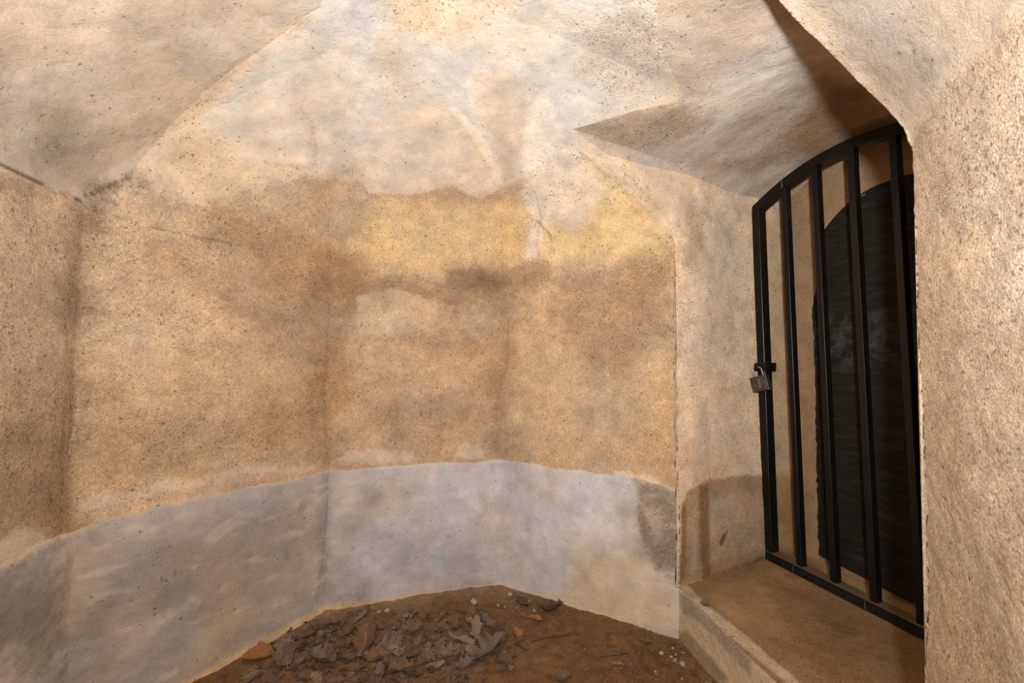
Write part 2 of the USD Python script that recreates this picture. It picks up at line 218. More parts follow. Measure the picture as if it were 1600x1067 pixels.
# ---------------------------------------------------------------- where each patch of plaster lies, measured on the walls
# (surface, sRGB colour, opacity, softness, raggedness, grain, pits, thickness in mm, outline); outlines in degrees of bearing and height seen from
# the middle of the room (dome, dado), or in cm along and across the niche (reveal, soffit, ledge) or along and up the sill's front (sill)
LAYERS = [
 ('dome',(206,172,130),1,0.8,2.0,0.9,0.35,-1.5,[(-98.2,18.0),(-87.3,17.8),(-79.3,17.2),(-76.8,16.7),(-74.0,20.9),(-69.7,23.8),(-61.5,21.8),(-60.4,24.7),(-44.1,34.4),(-30.9,35.8),(-16.4,35.3),(-4.8,38.4),(6.2,33.8),(14.7,36.9),(27.7,42.4),(39.3,42.1),(43.9,36.3),(48.1,29.4),(52.7,20.4),(52.4,1.9),(52.3,-16.8),(52.3,-32.3),(52.0,-47.2),(32.7,-49.6),(8.2,-47.9),(-14.5,-50.5),(-35.6,-49.1),(-51.7,-50.4),(-64.8,-49.9),(-74.8,-48.5),(-84.4,-47.3),(-94.7,-46.1),(-95.2,-40.9),(-95.5,-34.8),(-96.0,-27.7),(-96.3,-19.5),(-96.8,-10.4),(-97.3,-0.8),(-97.6,8.9)]),
 ('dome',(226,190,134),0.9,2.5,2.5,0.8,0.3,0,[(-23.5,33.0),(6.0,32.7),(21.5,34.7),(18.9,18.9),(-5.5,15.5),(-22.2,17.1),(-31.5,20.5)]),
 ('dome',(228,194,134),0.9,2,2,0.6,0.3,0,[(23.9,34.4),(38.1,41.8),(43.5,32.8),(51.2,19.9),(49.8,15.1),(35.8,18.1),(22.1,15.7),(18.5,18.9)]),
 ('dome',(232,212,184),0.85,1.2,1.5,0.3,0.3,1,[(17.1,35.1),(30.2,46.4),(39.9,42.9),(31.8,34.8),(21.1,25.0),(16.7,17.5),(14.9,19.0),(17.8,28.4)]),
 ('dome',(224,204,178),0.7,2.5,2.5,0.3,0.3,0.5,[(31.1,44.4),(38.4,40.9),(42.4,30.7),(29.9,24.1),(23.3,26.4)]),
 ('dome',(170,130,84),0.55,4,4,0.9,0.7,0,[(-61.6,22.4),(-45.5,22.8),(-28.4,18.0),(-28.2,7.1),(-40.1,1.7),(-49.3,12.6),(-61.1,17.0)]),
 ('dome',(150,112,72),0.55,3,4,0.9,0.9,0,[(-34.2,17.1),(-15.6,12.8),(4.5,15.4),(22.1,18.7),(23.9,12.5),(4.6,6.5),(-15.5,7.8),(-33.9,2.1)]),
 ('dome',(128,98,66),0.6,1.6,2,0.9,0.6,0,[(-7.2,16.6),(1.2,17.5),(11.2,12.9),(6.1,10.1),(-5.5,13.1)]),
 ('dome',(168,128,84),0.6,3.5,3.5,0.9,0.5,0,[(-40.4,16.5),(-28.4,15.0),(-30.9,-7.3),(-33.3,-29.1),(-37.8,-30.0),(-38.4,-7.4)]),
 ('dome',(178,138,94),0.6,2.5,3,0.9,0.5,0,[(6.1,8.1),(13.4,8.0),(11.4,-13.2),(10.6,-29.0),(5.6,-29.2),(6.6,-13.2)]),
 ('dome',(168,130,90),0.5,5,5,0.9,0.7,0,[(-71.2,11.0),(-52.2,16.3),(-37.1,9.5),(-33.6,-13.2),(-45.9,-7.6),(-60.7,4.2)]),
 ('dome',(174,140,96),0.55,5,5,0.9,0.6,0,[(-79.1,-10.9),(-63.8,-7.6),(-60.2,-20.1),(-63.3,-28.1),(-77.3,-26.6)]),
 ('dome',(172,132,88),0.55,3.5,4,0.9,0.6,0,[(-60.2,-15.3),(-36.6,-13.2),(-34.8,-26.6),(-48.2,-28.3),(-60.0,-24.6)]),
 ('dome',(182,140,94),0.5,4,4,0.9,0.5,0,[(-33.8,-1.0),(-14.6,-1.5),(6.2,-1.9),(6.3,-19.3),(-5.0,-27.2),(-27.8,-20.9),(-33.6,-16.1)]),
 ('dome',(164,122,76),0.5,3.5,4,1,1.2,0,[(25.7,13.9),(44.6,16.1),(51.6,17.2),(51.8,-1.0),(44.6,-6.6),(38.8,-18.3),(29.2,-7.0),(22.2,2.8)]),
 ('dome',(214,172,118),0.7,2.5,2,0.9,0.4,0,[(47.2,-6.5),(52.1,-3.7),(52.2,-18.1),(52.3,-30.5),(48.4,-31.1),(47.1,-22.1)]),
 ('dome',(214,182,140),0.75,0.7,1.2,0.5,0.3,0.6,[(-28.8,8.4),(-18.9,10.7),(-8.1,8.0),(-7.7,-0.9),(-28.1,-1.6)]),
 ('dome',(212,178,134),0.6,3,3,0.8,0.3,0,[(-28.1,-4.2),(4.7,-6.9),(1.5,-16.7),(-27.8,-19.5)]),
 ('dome',(212,180,138),0.55,4,4,0.8,0.3,0,[(-78.9,7.0),(-64.2,7.6),(-60.5,-7.7),(-69.6,-16.4),(-78.6,-9.1)]),
 ('dome',(206,174,134),0.6,3,3,0.8,0.3,0,[(-60.3,-11.5),(-39.9,-7.4),(-41.2,-18.9),(-59.0,-20.3)]),
 ('dome',(212,178,132),0.6,3,3,0.8,0.4,0,[(11.4,-6.9),(38.8,-11.2),(44.5,-24.9),(18.7,-27.7),(11.4,-20.7)]),
 ('dome',(186,160,126),0.75,4,4,0.9,0.5,0,[(-99.4,14.1),(-81.5,15.2),(-80.7,0.3),(-79.9,-14.7),(-81.1,-30.2),(-97.2,-32.7),(-97.5,-24.8),(-98.1,-15.8),(-98.6,-5.9),(-98.9,4.3)]),
 ('dome',(150,122,86),0.6,4,5,1,0.8,0,[(-98.1,-14.3),(-85.7,-14.5),(-80.0,-16.5),(-80.6,-29.7),(-97.4,-27.3)]),
 ('dome',(142,112,78),0.6,2.5,3,1,0.8,0,[(-82.9,14.9),(-77.8,16.3),(-78.4,-1.0),(-79.0,-20.2),(-79.2,-30.5),(-81.5,-30.2),(-81.1,-21.2),(-80.9,-11.0),(-82.3,6.5)]),
 ('dome',(112,84,54),0.6,1.6,2.2,1,1.3,0,[(-79.6,17.5),(-78.1,19.5),(-76.2,19.9),(-77.1,13.6),(-79.1,11.9)]),
 ('dome',(128,100,66),0.5,1.4,2,1,1.2,0,[(-99.6,17.3),(-87.3,17.5),(-86.1,15.9),(-93.0,14.4),(-99.4,13.4)]),
 ('dome',(206,188,160),0.85,0.7,1.4,0.2,0.03,1.6,[(-93.3,-29.8),(-87.1,-29.1),(-83.6,-30.0),(-84.1,-31.5),(-88.7,-32.1),(-93.2,-32.2)]),
 ('dome',(214,192,162),0.8,0.6,1.2,0.3,0.3,1.2,[(-77.9,-27.4),(-76.5,-26.9),(-72.8,-28.6),(-67.4,-28.3),(-59.8,-29.4),(-48.2,-28.8),(-46.8,-29.8),(-59.8,-30.4),(-68.3,-29.8),(-74.3,-29.2),(-78.2,-28.7)]),
 ('dome',(212,184,148),0.6,1.0,1.6,0.6,0.4,0.8,[(-76.6,-29.3),(-67.3,-30.1),(-46.8,-30.1),(-36.3,-28.9),(-36.2,-30.5),(-63.1,-31.9),(-77.3,-30.8)]),
 ('dome',(222,200,168),0.85,0.5,1.0,0.2,0.03,1.5,[(-31.9,-28.9),(-29.8,-27.8),(-16.6,-28.8),(-12.0,-30.4),(-13.3,-31.4),(-27.6,-30.7)]),
 ('dome',(222,200,168),0.85,0.5,1.0,0.2,0.03,1.5,[(-3.6,-30.0),(-1.7,-27.6),(2.9,-27.0),(4.5,-29.6),(0.8,-30.5)]),
 ('dome',(224,206,180),0.8,0.5,1.0,0.2,0.03,1.2,[(38.7,-30.3),(44.5,-29.6),(48.3,-29.7),(51.7,-30.4),(50.7,-31.8),(45.8,-31.6),(38.8,-31.5)]),
 ('dome',(214,186,148),0.8,0.25,0.4,0.4,0.3,0,[(-79.0,-13.3),(-78.6,-13.1),(-79.0,-18.4),(-79.4,-20.6),(-79.9,-20.4),(-79.1,-16.6)]),
 ('dome',(202,193,180),0.9,3,3,0.15,0.03,0.3,[(-69.0,37.9),(-77.9,65.7),(-121.6,81.2),(158.6,74.6),(131.7,66.5),(122.7,56.4),(119.4,47.4),(92.3,41.0),(72.0,43.5),(40.0,44.4),(28.6,44.0),(-4.2,45.2),(-32.2,40.7),(-53.6,34.1)]),
 ('dome',(208,192,170),0.8,3.5,4,0.2,0.03,0,[(-62.3,56.9),(-55.8,66.5),(-30.8,60.2),(-32.4,41.4),(-42.1,38.2),(-52.6,44.3)]),
 ('dome',(208,190,166),0.55,4,4,0.2,0.03,0,[(-65.7,46.9),(-57.7,55.1),(-43.1,40.5),(-54.3,35.4),(-63.7,36.2)]),
 ('dome',(214,192,164),0.9,0.5,0.9,0.25,0.03,1.0,[(-28.0,33.9),(-33.5,44.8),(-30.4,53.8),(-13.6,60.1),(-0.5,60.0),(7.1,53.9),(10.4,44.4),(11.7,36.7),(-4.8,38.4),(-16.4,35.3)]),
 ('dome',(232,216,192),0.55,0.7,0.8,0.2,0.05,1.0,[(-2.0,60.0),(3.0,59.2),(9.3,51.8),(12.1,41.9),(12.5,36.6),(9.9,36.9),(7.5,46.5),(3.6,54.0)]),
 ('dome',(208,188,162),0.7,1.5,2,0.2,0.03,0,[(15.1,67.4),(37.0,66.0),(38.6,57.9),(22.0,39.8),(14.7,36.9),(12.7,49.5),(10.7,58.9)]),
 ('dome',(232,216,192),0.8,1.5,1.5,0.2,0.03,0.8,[(31.0,54.3),(40.8,57.3),(37.8,47.1),(28.6,44.0),(18.6,36.6),(21.2,45.1)]),
 ('dome',(206,184,152),0.5,2.5,3,0.3,0.3,0,[(-50.4,76.6),(-34.4,81.1),(-19.4,60.3),(-25.6,53.9),(-34.1,61.2)]),
 ('dome',(222,190,146),0.5,3,3,0.4,0.3,0,[(-74.8,23.8),(-70.2,34.1),(-55.7,38.1),(-41.2,35.9),(-60.9,24.3),(-72.0,21.7)]),
 ('dome',(224,204,176),0.8,1.2,1.5,0.2,0.03,0.8,[(-60.7,36.0),(-46.5,39.9),(-42.3,38.6),(-56.8,34.2),(-59.7,34.4)]),
 ('dome',(206,188,164),0.7,4,5,0.9,0.8,-0.3,[(76.6,63.2),(93.5,53.7),(87.5,46.2),(72.0,43.5),(58.7,49.0),(58.0,57.9)]),
 ('dome',(200,182,158),0.95,1.2,1.5,0.15,0.03,0,[(69.9,42.7),(90.0,40.4),(91.1,42.4),(85.6,44.8),(76.1,45.0),(61.2,44.6)]),
 ('dome',(186,168,146),0.9,0.5,1.0,0.2,0.03,1.2,[(-99.6,17.7),(-87.3,17.8),(-79.8,17.3),(-77.2,20.5),(-74.8,23.6),(-74.7,31.9),(-76.4,44.5),(-77.3,56.0),(-85.1,70.0),(-118.3,78.2),(-163.4,70.7),(-142.3,65.2),(-132.5,58.0),(-128.0,50.9),(-125.6,44.7),(-124.4,39.3),(-123.9,34.8),(-124.1,30.8),(-118.6,29.1),(-112.3,26.5),(-105.5,22.8)]),
 ('dome',(164,148,126),0.65,5,5,0.25,0.03,0,[(-100.5,23.1),(-94.7,28.3),(-86.1,30.0),(-79.0,19.7),(-89.4,18.4),(-98.2,19.1)]),
 ('dome',(146,126,98),0.6,3,3.5,0.35,0.5,0,[(-92.3,26.1),(-89.9,29.0),(-83.7,24.8),(-83.0,20.6),(-86.9,20.2)]),
 ('dome',(180,164,142),0.5,4,5,0.2,0.03,0,[(-103.8,39.6),(-91.6,52.5),(-81.9,56.7),(-77.9,45.6),(-89.8,38.3)]),
 ('dome',(224,206,178),0.6,3,4,0.2,0.03,0,[(-109.5,38.4),(-104.1,44.2),(-97.2,40.1),(-102.7,36.9)]),
 ('dome',(150,122,84),0.6,1.6,2.4,0.9,1.0,-0.8,[(-77.4,19.8),(-74.8,23.8),(-72.7,23.1),(-75.1,19.9),(-77.9,17.2)]),
 ('dome',(226,204,170),0.55,0.5,0.6,0.2,0.05,1.5,[(39.2,42.8),(42.1,40.5),(47.4,32.3),(50.3,24.8),(52.1,20.1),(50.8,19.4),(48.6,23.9),(45.4,30.2),(41.4,38.1)]),
 ('dome',(170,153,132),0.9,2,2,0.2,0.03,0,[(110.4,39.6),(98.2,28.9),(99.3,18.4),(107.9,19.6),(118.8,18.7),(124.9,18.7),(120.8,22.9),(117.3,27.6),(113.8,33.1)]),
 ('dome',(190,165,134),1,0.8,1.0,1,0.3,0,[(99.1,18.2),(107.9,19.6),(118.8,18.7),(124.6,18.5),(129.0,18.1),(128.5,14.8),(128.4,11.1),(128.3,7.3),(127.9,3.6),(127.8,-0.3),(127.7,-4.2),(127.6,-8.1),(127.5,-11.9),(127.3,-15.6),(126.9,-19.2),(126.8,-22.7),(126.7,-26.0),(121.4,-29.9),(113.1,-35.0),(99.3,-41.2),(99.2,-36.2),(99.3,-30.3),(99.2,-23.7),(99.1,-16.1),(99.0,-7.8),(99.1,0.9),(99.0,9.7)]),
 ('dome',(196,166,130),0.6,4,5,1,0.3,0,[(99.8,15.4),(108.9,9.2),(109.0,0.1),(109.1,-8.7),(108.2,-17.3),(107.0,-25.3),(100.0,-32.4),(99.9,-26.0),(100.0,-18.8),(99.9,-10.7),(99.7,-2.1),(99.6,6.8)]),
 ('dome',(196,174,144),0.8,3,4,1,0.9,0,[(108.2,17.6),(118.5,17.1),(124.0,7.9),(123.8,1.6),(123.6,-4.7),(114.4,-3.3),(108.8,7.4)]),
 ('dome',(172,142,104),0.5,3,5,1,0.5,0,[(100.4,-27.3),(107.1,-24.3),(111.1,-28.4),(106.4,-34.5),(99.8,-37.0)]),
 ('dome',(84,62,38),0.85,0.14,0.45,0.9,0.4,-1.0,[(-96.5,18.3),(-93.1,18.1),(-90.4,18.1),(-87.1,17.7),(-84.1,17.2),(-79.8,17.0),(-79.6,17.2),(-83.9,17.5),(-86.9,18.1),(-90.2,18.4),(-93.1,18.4),(-96.5,18.5)]),
 ('dome',(92,68,42),0.7,0.14,0.45,0.9,0.4,-1.0,[(-80.1,16.8),(-78.1,18.6),(-76.8,20.3),(-74.9,22.9),(-74.5,24.6),(-74.6,24.7),(-75.1,23.2),(-77.0,20.6),(-78.3,19.0),(-80.3,16.9)]),
 ('dome',(130,100,68),0.6,0.14,0.45,0.9,0.4,-1.0,[(-76.8,16.5),(-73.6,16.2),(-69.6,16.0),(-64.4,16.0),(-59.7,16.3),(-54.8,16.2),(-54.8,16.4),(-59.6,16.6),(-64.4,16.4),(-69.4,16.3),(-73.6,16.4),(-76.8,16.7)]),
 ('dome',(150,126,96),0.3,0.14,0.45,0.9,0.4,-0.6,[(-74.8,24.0),(-74.0,31.4),(-74.8,37.8),(-75.7,44.2),(-76.2,50.0),(-76.6,55.8),(-79.0,62.1),(-83.5,68.4),(-83.5,68.4),(-79.5,62.2),(-77.3,55.9),(-76.8,50.1),(-76.2,44.4),(-75.2,37.9),(-74.4,31.5),(-75.0,24.0)]),
 ('dome',(186,156,116),0.3,0.14,0.45,0.9,0.4,-1.0,[(11.7,35.2),(21.0,34.6),(20.8,28.2),(18.2,22.1),(18.8,15.8),(19.0,15.9),(18.7,22.0),(21.3,28.1),(21.4,34.9),(11.8,35.4)]),
 ('dome',(176,150,118),0.4,0.14,0.45,0.9,0.4,-1.0,[(-59.2,33.5),(-52.6,35.2),(-44.8,36.2),(-42.3,38.6),(-42.3,38.6),(-44.9,36.5),(-52.8,35.5),(-59.3,33.6)]),
 ('dome',(200,168,126),0.35,0.14,0.45,0.9,0.4,-0.5,[(-55.5,52.4),(-54.3,48.9),(-49.7,47.1),(-44.7,41.8),(-43.4,36.7),(-43.2,36.7),(-44.3,41.9),(-49.4,47.4),(-54.0,49.2),(-55.3,52.4)]),
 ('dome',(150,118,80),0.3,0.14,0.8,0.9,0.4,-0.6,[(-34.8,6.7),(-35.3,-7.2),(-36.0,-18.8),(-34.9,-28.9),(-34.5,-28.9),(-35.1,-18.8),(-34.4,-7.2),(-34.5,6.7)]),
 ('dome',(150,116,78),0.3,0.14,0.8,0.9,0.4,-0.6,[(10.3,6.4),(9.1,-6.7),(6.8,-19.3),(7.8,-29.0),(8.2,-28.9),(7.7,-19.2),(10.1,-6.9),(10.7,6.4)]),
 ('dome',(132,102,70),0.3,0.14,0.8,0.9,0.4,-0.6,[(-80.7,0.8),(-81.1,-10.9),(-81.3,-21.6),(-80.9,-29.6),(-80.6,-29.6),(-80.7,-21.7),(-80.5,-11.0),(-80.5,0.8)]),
 ('dome',(168,140,104),0.6,0.14,0.45,0.9,0.4,-0.5,[(16.2,28.4),(19.8,26.7),(22.1,23.9),(23.1,18.7),(23.3,18.7),(22.7,24.1),(20.3,27.2),(16.3,28.6)]),
 ('dado',(204,197,194),1,0,0,0.12,0.08,0,None),
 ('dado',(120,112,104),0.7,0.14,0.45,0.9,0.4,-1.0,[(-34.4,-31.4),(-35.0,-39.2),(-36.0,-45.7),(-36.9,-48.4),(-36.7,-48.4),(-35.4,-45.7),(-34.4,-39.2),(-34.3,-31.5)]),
 ('dado',(206,196,180),0.7,0.14,0.45,0.9,0.4,0.4,[(6.0,-31.4),(6.8,-38.9),(6.6,-44.3),(7.5,-47.7),(7.7,-47.7),(7.2,-44.2),(7.4,-38.8),(6.2,-31.3)]),
 ('dado',(190,176,156),0.6,0.14,0.45,0.9,0.4,0.4,[(-40.9,-34.3),(-40.3,-39.0),(-40.8,-44.0),(-41.6,-47.5),(-41.3,-47.5),(-40.0,-44.0),(-39.6,-39.1),(-40.6,-34.2)]),
 ('dado',(190,172,146),0.6,0.14,0.45,0.9,0.4,0.4,[(-84.6,-34.4),(-83.7,-33.9),(-83.0,-36.5),(-82.9,-38.3),(-82.7,-38.3),(-82.6,-36.6),(-83.5,-33.9),(-84.6,-34.2)]),
 ('dado',(196,182,160),0.6,0.14,0.45,0.9,0.4,0.3,[(-79.8,-33.2),(-79.1,-35.4),(-76.2,-40.5),(-73.1,-42.2),(-73.1,-42.2),(-76.2,-40.5),(-78.9,-35.4),(-79.6,-33.2)]),
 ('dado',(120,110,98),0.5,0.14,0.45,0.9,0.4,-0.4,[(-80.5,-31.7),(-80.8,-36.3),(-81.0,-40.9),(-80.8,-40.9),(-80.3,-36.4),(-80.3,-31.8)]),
 ('dado',(140,127,109),0.85,16,6,0.15,0.1,0,[(-97.4,-28.6),(-78.9,-32.1),(-63.1,-32.8),(-36.2,-32.3),(-35.6,-48.5),(-59.7,-52.5),(-72.5,-48.2),(-84.2,-44.5),(-96.6,-41.3),(-97.1,-35.4)]),
 ('dado',(166,150,136),0.6,5,6,0.12,0.1,0,[(-75.7,-33.5),(-59.7,-34.6),(-39.2,-34.3),(-38.9,-44.1),(-59.3,-42.5),(-73.9,-39.6)]),
 ('dado',(110,101,86),0.6,8,6,0.15,0.1,0,[(-97.3,-30.4),(-81.6,-31.6),(-79.7,-41.1),(-96.6,-40.8)]),
 ('dado',(198,199,207),0.7,5,6,0.1,0.08,0,[(-27.4,-36.7),(-1.5,-36.7),(5.0,-44.5),(-4.6,-48.4),(-24.1,-47.6)]),
 ('dado',(206,192,178),0.6,3,4,0.12,0.1,0,[(-33.2,-32.5),(-14.9,-34.1),(-14.8,-39.9),(-30.2,-42.7),(-33.1,-39.5)]),
 ('dado',(174,170,174),0.5,4,6,0.1,0.1,0,[(-21.1,-44.9),(-4.7,-44.5),(5.0,-46.1),(-11.2,-49.2)]),
 ('dado',(200,198,202),0.7,4,5,0.1,0.1,0,[(11.6,-37.9),(25.8,-36.6),(25.9,-45.5),(11.7,-46.7)]),
 ('dado',(222,213,206),0.7,3,4,0.15,0.1,0.3,[(25.8,-34.4),(41.7,-32.2),(42.4,-40.4),(34.1,-44.5),(27.6,-41.2)]),
 ('dado',(216,194,160),0.9,1.5,2.5,0.2,0.1,0.4,[(30.0,-45.0),(38.7,-42.0),(44.5,-39.9),(52.2,-41.3),(52.0,-47.8),(44.9,-49.5),(29.7,-50.7),(22.4,-49.4)]),
 ('dado',(158,132,100),0.9,1.0,2.0,1,0.6,-1,[(43.4,-30.9),(52.3,-30.5),(52.1,-40.6),(48.2,-41.8),(45.7,-40.3),(43.1,-35.8)]),
 ('dado',(206,188,160),0.6,0.8,1.5,0.5,0.2,0.6,[(45.1,-34.3),(48.3,-34.4),(49.5,-38.3),(47.1,-39.1)]),
 ('dado',(210,198,186),0.7,0.8,1.2,0.15,0.1,0.5,[(41.7,-31.6),(43.8,-31.3),(44.2,-39.9),(40.3,-42.5),(39.0,-41.1),(41.6,-37.9)]),
 ('dado',(218,211,205),0.6,1.0,1.6,0.1,0.1,0.5,[(5.5,-35.9),(8.0,-32.3),(9.2,-44.2),(8.5,-47.2),(7.0,-46.7),(6.2,-40.9)]),
 ('dado',(226,221,218),0.7,0.8,1.5,0.1,0.1,0.2,[(-6.5,-37.8),(0.9,-35.8),(5.3,-38.1),(3.0,-39.3),(-1.5,-37.5)]),
 ('dado',(146,138,132),0.6,1.0,1.2,0.1,0.1,0,[(-36.2,-31.4),(-34.1,-31.2),(-33.9,-45.8),(-35.9,-47.8),(-36.8,-42.6)]),
 ('dado',(186,170,150),0.6,1.2,1.5,0.1,0.1,0.2,[(-38.9,-33.3),(-36.8,-32.5),(-37.0,-45.7),(-38.7,-47.7),(-39.8,-42.5)]),
 ('dado',(188,176,160),0.7,1.0,2.0,0.1,0.1,0.3,[(-74.5,-44.3),(-67.7,-44.0),(-67.1,-45.1),(-72.8,-46.4)]),
 ('dado',(178,162,142),0.6,1.5,3.0,0.1,0.1,0.2,[(-80.3,-31.7),(-76.4,-32.2),(-76.4,-36.7),(-78.9,-39.1),(-80.4,-35.1)]),
 ('dado',(190,170,140),0.6,3,3,0.15,0.1,0,[(-59.3,-45.3),(-38.9,-44.1),(-35.6,-47.8),(-57.4,-52.7),(-67.4,-50.5)]),
 ('dado',(196,190,184),0.7,0.5,0.8,0.1,0.1,0.2,[(-62.9,-43.6),(-60.8,-44.4),(-61.5,-44.8)]),
 ('dado',(94,86,74),0.6,0.4,0.5,0.2,0.2,0,[(-29.0,-43.1),(-27.7,-43.8),(-28.4,-44.2)]),
 ('reveal',(242,206,165),1,0,0,0.85,0.25,0,None),
 ('reveal',(228,202,168),0.7,4,5,0.85,0.3,0,[(4.5,160.4),(42.6,164.0),(44.9,131.6),(47.2,99.1),(13.4,89.5),(4.1,113.1)]),
 ('reveal',(230,198,154),0.5,3,4,0.8,0.3,0,[(12.3,142.3),(27.7,149.0),(30.7,109.1),(13.6,108.6)]),
 ('reveal',(188,156,118),0.55,3,4,0.9,0.6,0,[(3.2,160.2),(17.5,155.1),(12.2,132.6),(4.2,131.9)]),
 ('reveal',(214,184,144),0.7,1.0,1.2,0.3,0.2,0,[(-45.1,169.1),(-16.4,169.5),(14.3,169.4),(9.3,161.2),(1.9,146.7)]),
 ('reveal',(206,180,150),0.6,1.5,2,0.6,0.2,0.6,[(6.3,80.4),(16.6,84.7),(17.0,56.1),(6.7,52.6)]),
 ('reveal',(160,120,74),0.75,0.8,1.0,0.8,0.3,-0.8,[(4.1,50.6),(14.7,54.0),(90.5,48.8),(89.3,3.9),(47.6,14.8),(0.8,16.1),(0.4,44.3)]),
 ('reveal',(196,168,136),0.85,2,2.5,0.9,0.2,0,[(16.2,46.7),(48.2,45.1),(47.7,22.4),(15.9,23.3)]),
 ('reveal',(196,170,138),0.8,1.0,1.5,0.8,0.2,0,[(5.9,43.5),(10.4,45.2),(9.5,22.3),(5.7,20.7)]),
 ('reveal',(130,86,42),0.7,0.8,1.2,0.6,0.3,0,[(10.4,52.1),(15.6,52.5),(15.9,18.7),(11.3,15.0)]),
 ('reveal',(126,84,42),0.7,0.8,1.2,0.6,0.3,0,[(1.1,46.5),(4.1,48.3),(3.3,21.2),(0.8,19.5)]),
 ('reveal',(86,54,30),0.8,0.3,0.5,0.6,0.3,0,[(21.3,29.4),(22.7,32.0),(26.1,32.9),(24.7,30.8),(22.0,27.9)]),
 ('reveal',(214,178,128),0.8,3,3,0.6,0.2,0,[(52.3,160.1),(93.8,166.1),(92.7,124.2),(91.5,83.1),(90.4,42.7),(52.9,47.1),(52.7,84.3),(52.5,122.0)]),
 ('reveal',(184,140,80),0.8,2,2,0.5,0.2,0,[(54.1,50.8),(90.5,48.3),(89.3,6.7),(56.2,18.3)]),
 ('reveal',(108,80,44),0.8,1.2,1.5,0.6,0.3,0,[(14.3,17.9),(29.4,18.4),(51.5,19.6),(85.0,15.7),(84.8,7.5),(51.5,15.3),(14.2,13.3)]),
 ('soffit',(190,170,148),1,0,0,0.25,0.2,0,None),
 ('soffit',(184,160,130),0.7,4,4,1,1.0,0.2,[(-46.6,1.8),(-30.1,16.0),(-23.1,26.7),(-6.1,20.8),(-9.3,10.7),(-17.5,1.3)]),
 ('soffit',(216,202,182),0.9,5,4,0.15,0.05,0,[(-22.6,26.3),(-22.7,43.0),(-25.3,55.5),(1.9,43.4),(-1.7,19.4)]),
 ('soffit',(180,154,124),0.7,3,3,1,0.4,0,[(13.2,3.8),(40.3,1.7),(45.4,33.2),(27.3,37.3),(28.8,10.3)]),
 ('soffit',(150,112,70),0.8,5,4,0.6,0.4,0,[(0.3,50.9),(48.5,44.1),(92.4,24.5),(78.2,8.9),(38.5,15.9)]),
 ('back',(176,138,96),1,0,0,0.5,0.3,0,None),
 ('ledge',(154,118,74),1,0,0,0.5,0.9,0,None),
 ('ledge',(170,132,86),0.6,3,3,0.4,0.2,0,[(4.7,7.1),(44.1,5.1),(37.2,29.3),(2.8,31.5),(1.4,17.5)]),
 ('ledge',(132,96,54),0.6,4,4,0.5,1.2,0,[(37.3,7.3),(41.2,27.1),(37.1,49.4),(25.0,57.2),(3.8,48.0),(12.0,29.1)]),
 ('ledge',(106,76,42),0.6,2,2.5,0.5,0.4,0,[(28.0,32.6),(38.3,34.3),(31.0,40.6),(20.0,38.9)]),
 ('ledge',(204,182,148),0.85,0.5,0.8,0.8,0.3,1.0,[(1.2,-1.0),(4.4,-1.1),(-0.0,15.1),(-0.6,26.9),(-5.5,47.3),(-8.4,46.1),(-5.7,27.8),(-4.8,15.6)]),
 ('ledge',(190,146,88),0.9,3,2,0.5,0.3,0,[(64.9,3.8),(78.8,3.6),(69.1,39.1),(49.6,47.1),(57.0,18.3)]),
 ('sill',(196,172,136),1,0,0,0.5,0.3,0,None),
 ('sill',(160,144,120),0.8,0.8,1.5,0.9,0.4,0.5,[(0.1,16.3),(11.0,18.3),(35.9,18.4),(33.5,13.2),(17.4,13.1),(2.3,11.0)]),
 ('sill',(126,102,72),0.7,0.8,1.2,0.6,0.3,0,[(-1.7,0.8),(4.5,5.9),(25.9,5.8),(20.2,-1.3)]),
]
DADO = [(-94.1,0.554),(-90.6,0.551),(-86.8,0.553),(-84.5,0.557),(-82.1,0.555),(-78.9,0.545),(-75.8,0.557),(-71.4,0.555),(-68.2,0.565),(-63.1,0.558),(-57.3,0.55),(-50.9,0.55),(-43.8,0.54),(-36.2,0.54),(-33.9,0.539),(-27.6,0.539),(-18.2,0.545),(-4.9,0.542),(1.6,0.537),(7.7,0.536),(16.9,0.542),(25.8,0.54),(34.1,0.543),(40.3,0.543),(44.4,0.538),(48.3,0.525),(51.4,0.512)]

def poly_sd(c, poly):
    """Signed distance to the outline, negative inside."""
    d2 = np.full(len(c), 1e18); ins = np.zeros(len(c), bool)
    for (ax, ay), (bx, by) in zip(poly, np.roll(poly, -1, 0)):
        ex, ey = bx - ax, by - ay
        wx, wy = c[:, 0] - ax, c[:, 1] - ay
        t = np.clip((wx * ex + wy * ey) / (ex * ex + ey * ey + 1e-12), 0, 1)
        d2 = np.minimum(d2, (wx - t * ex) ** 2 + (wy - t * ey) ** 2)
        if abs(ey) > 1e-9:
            ins ^= ((ay > c[:, 1]) != (by > c[:, 1])) & (c[:, 0] < ex * (c[:, 1] - ay) / ey + ax)
    return np.where(ins, -1, 1) * np.sqrt(d2)

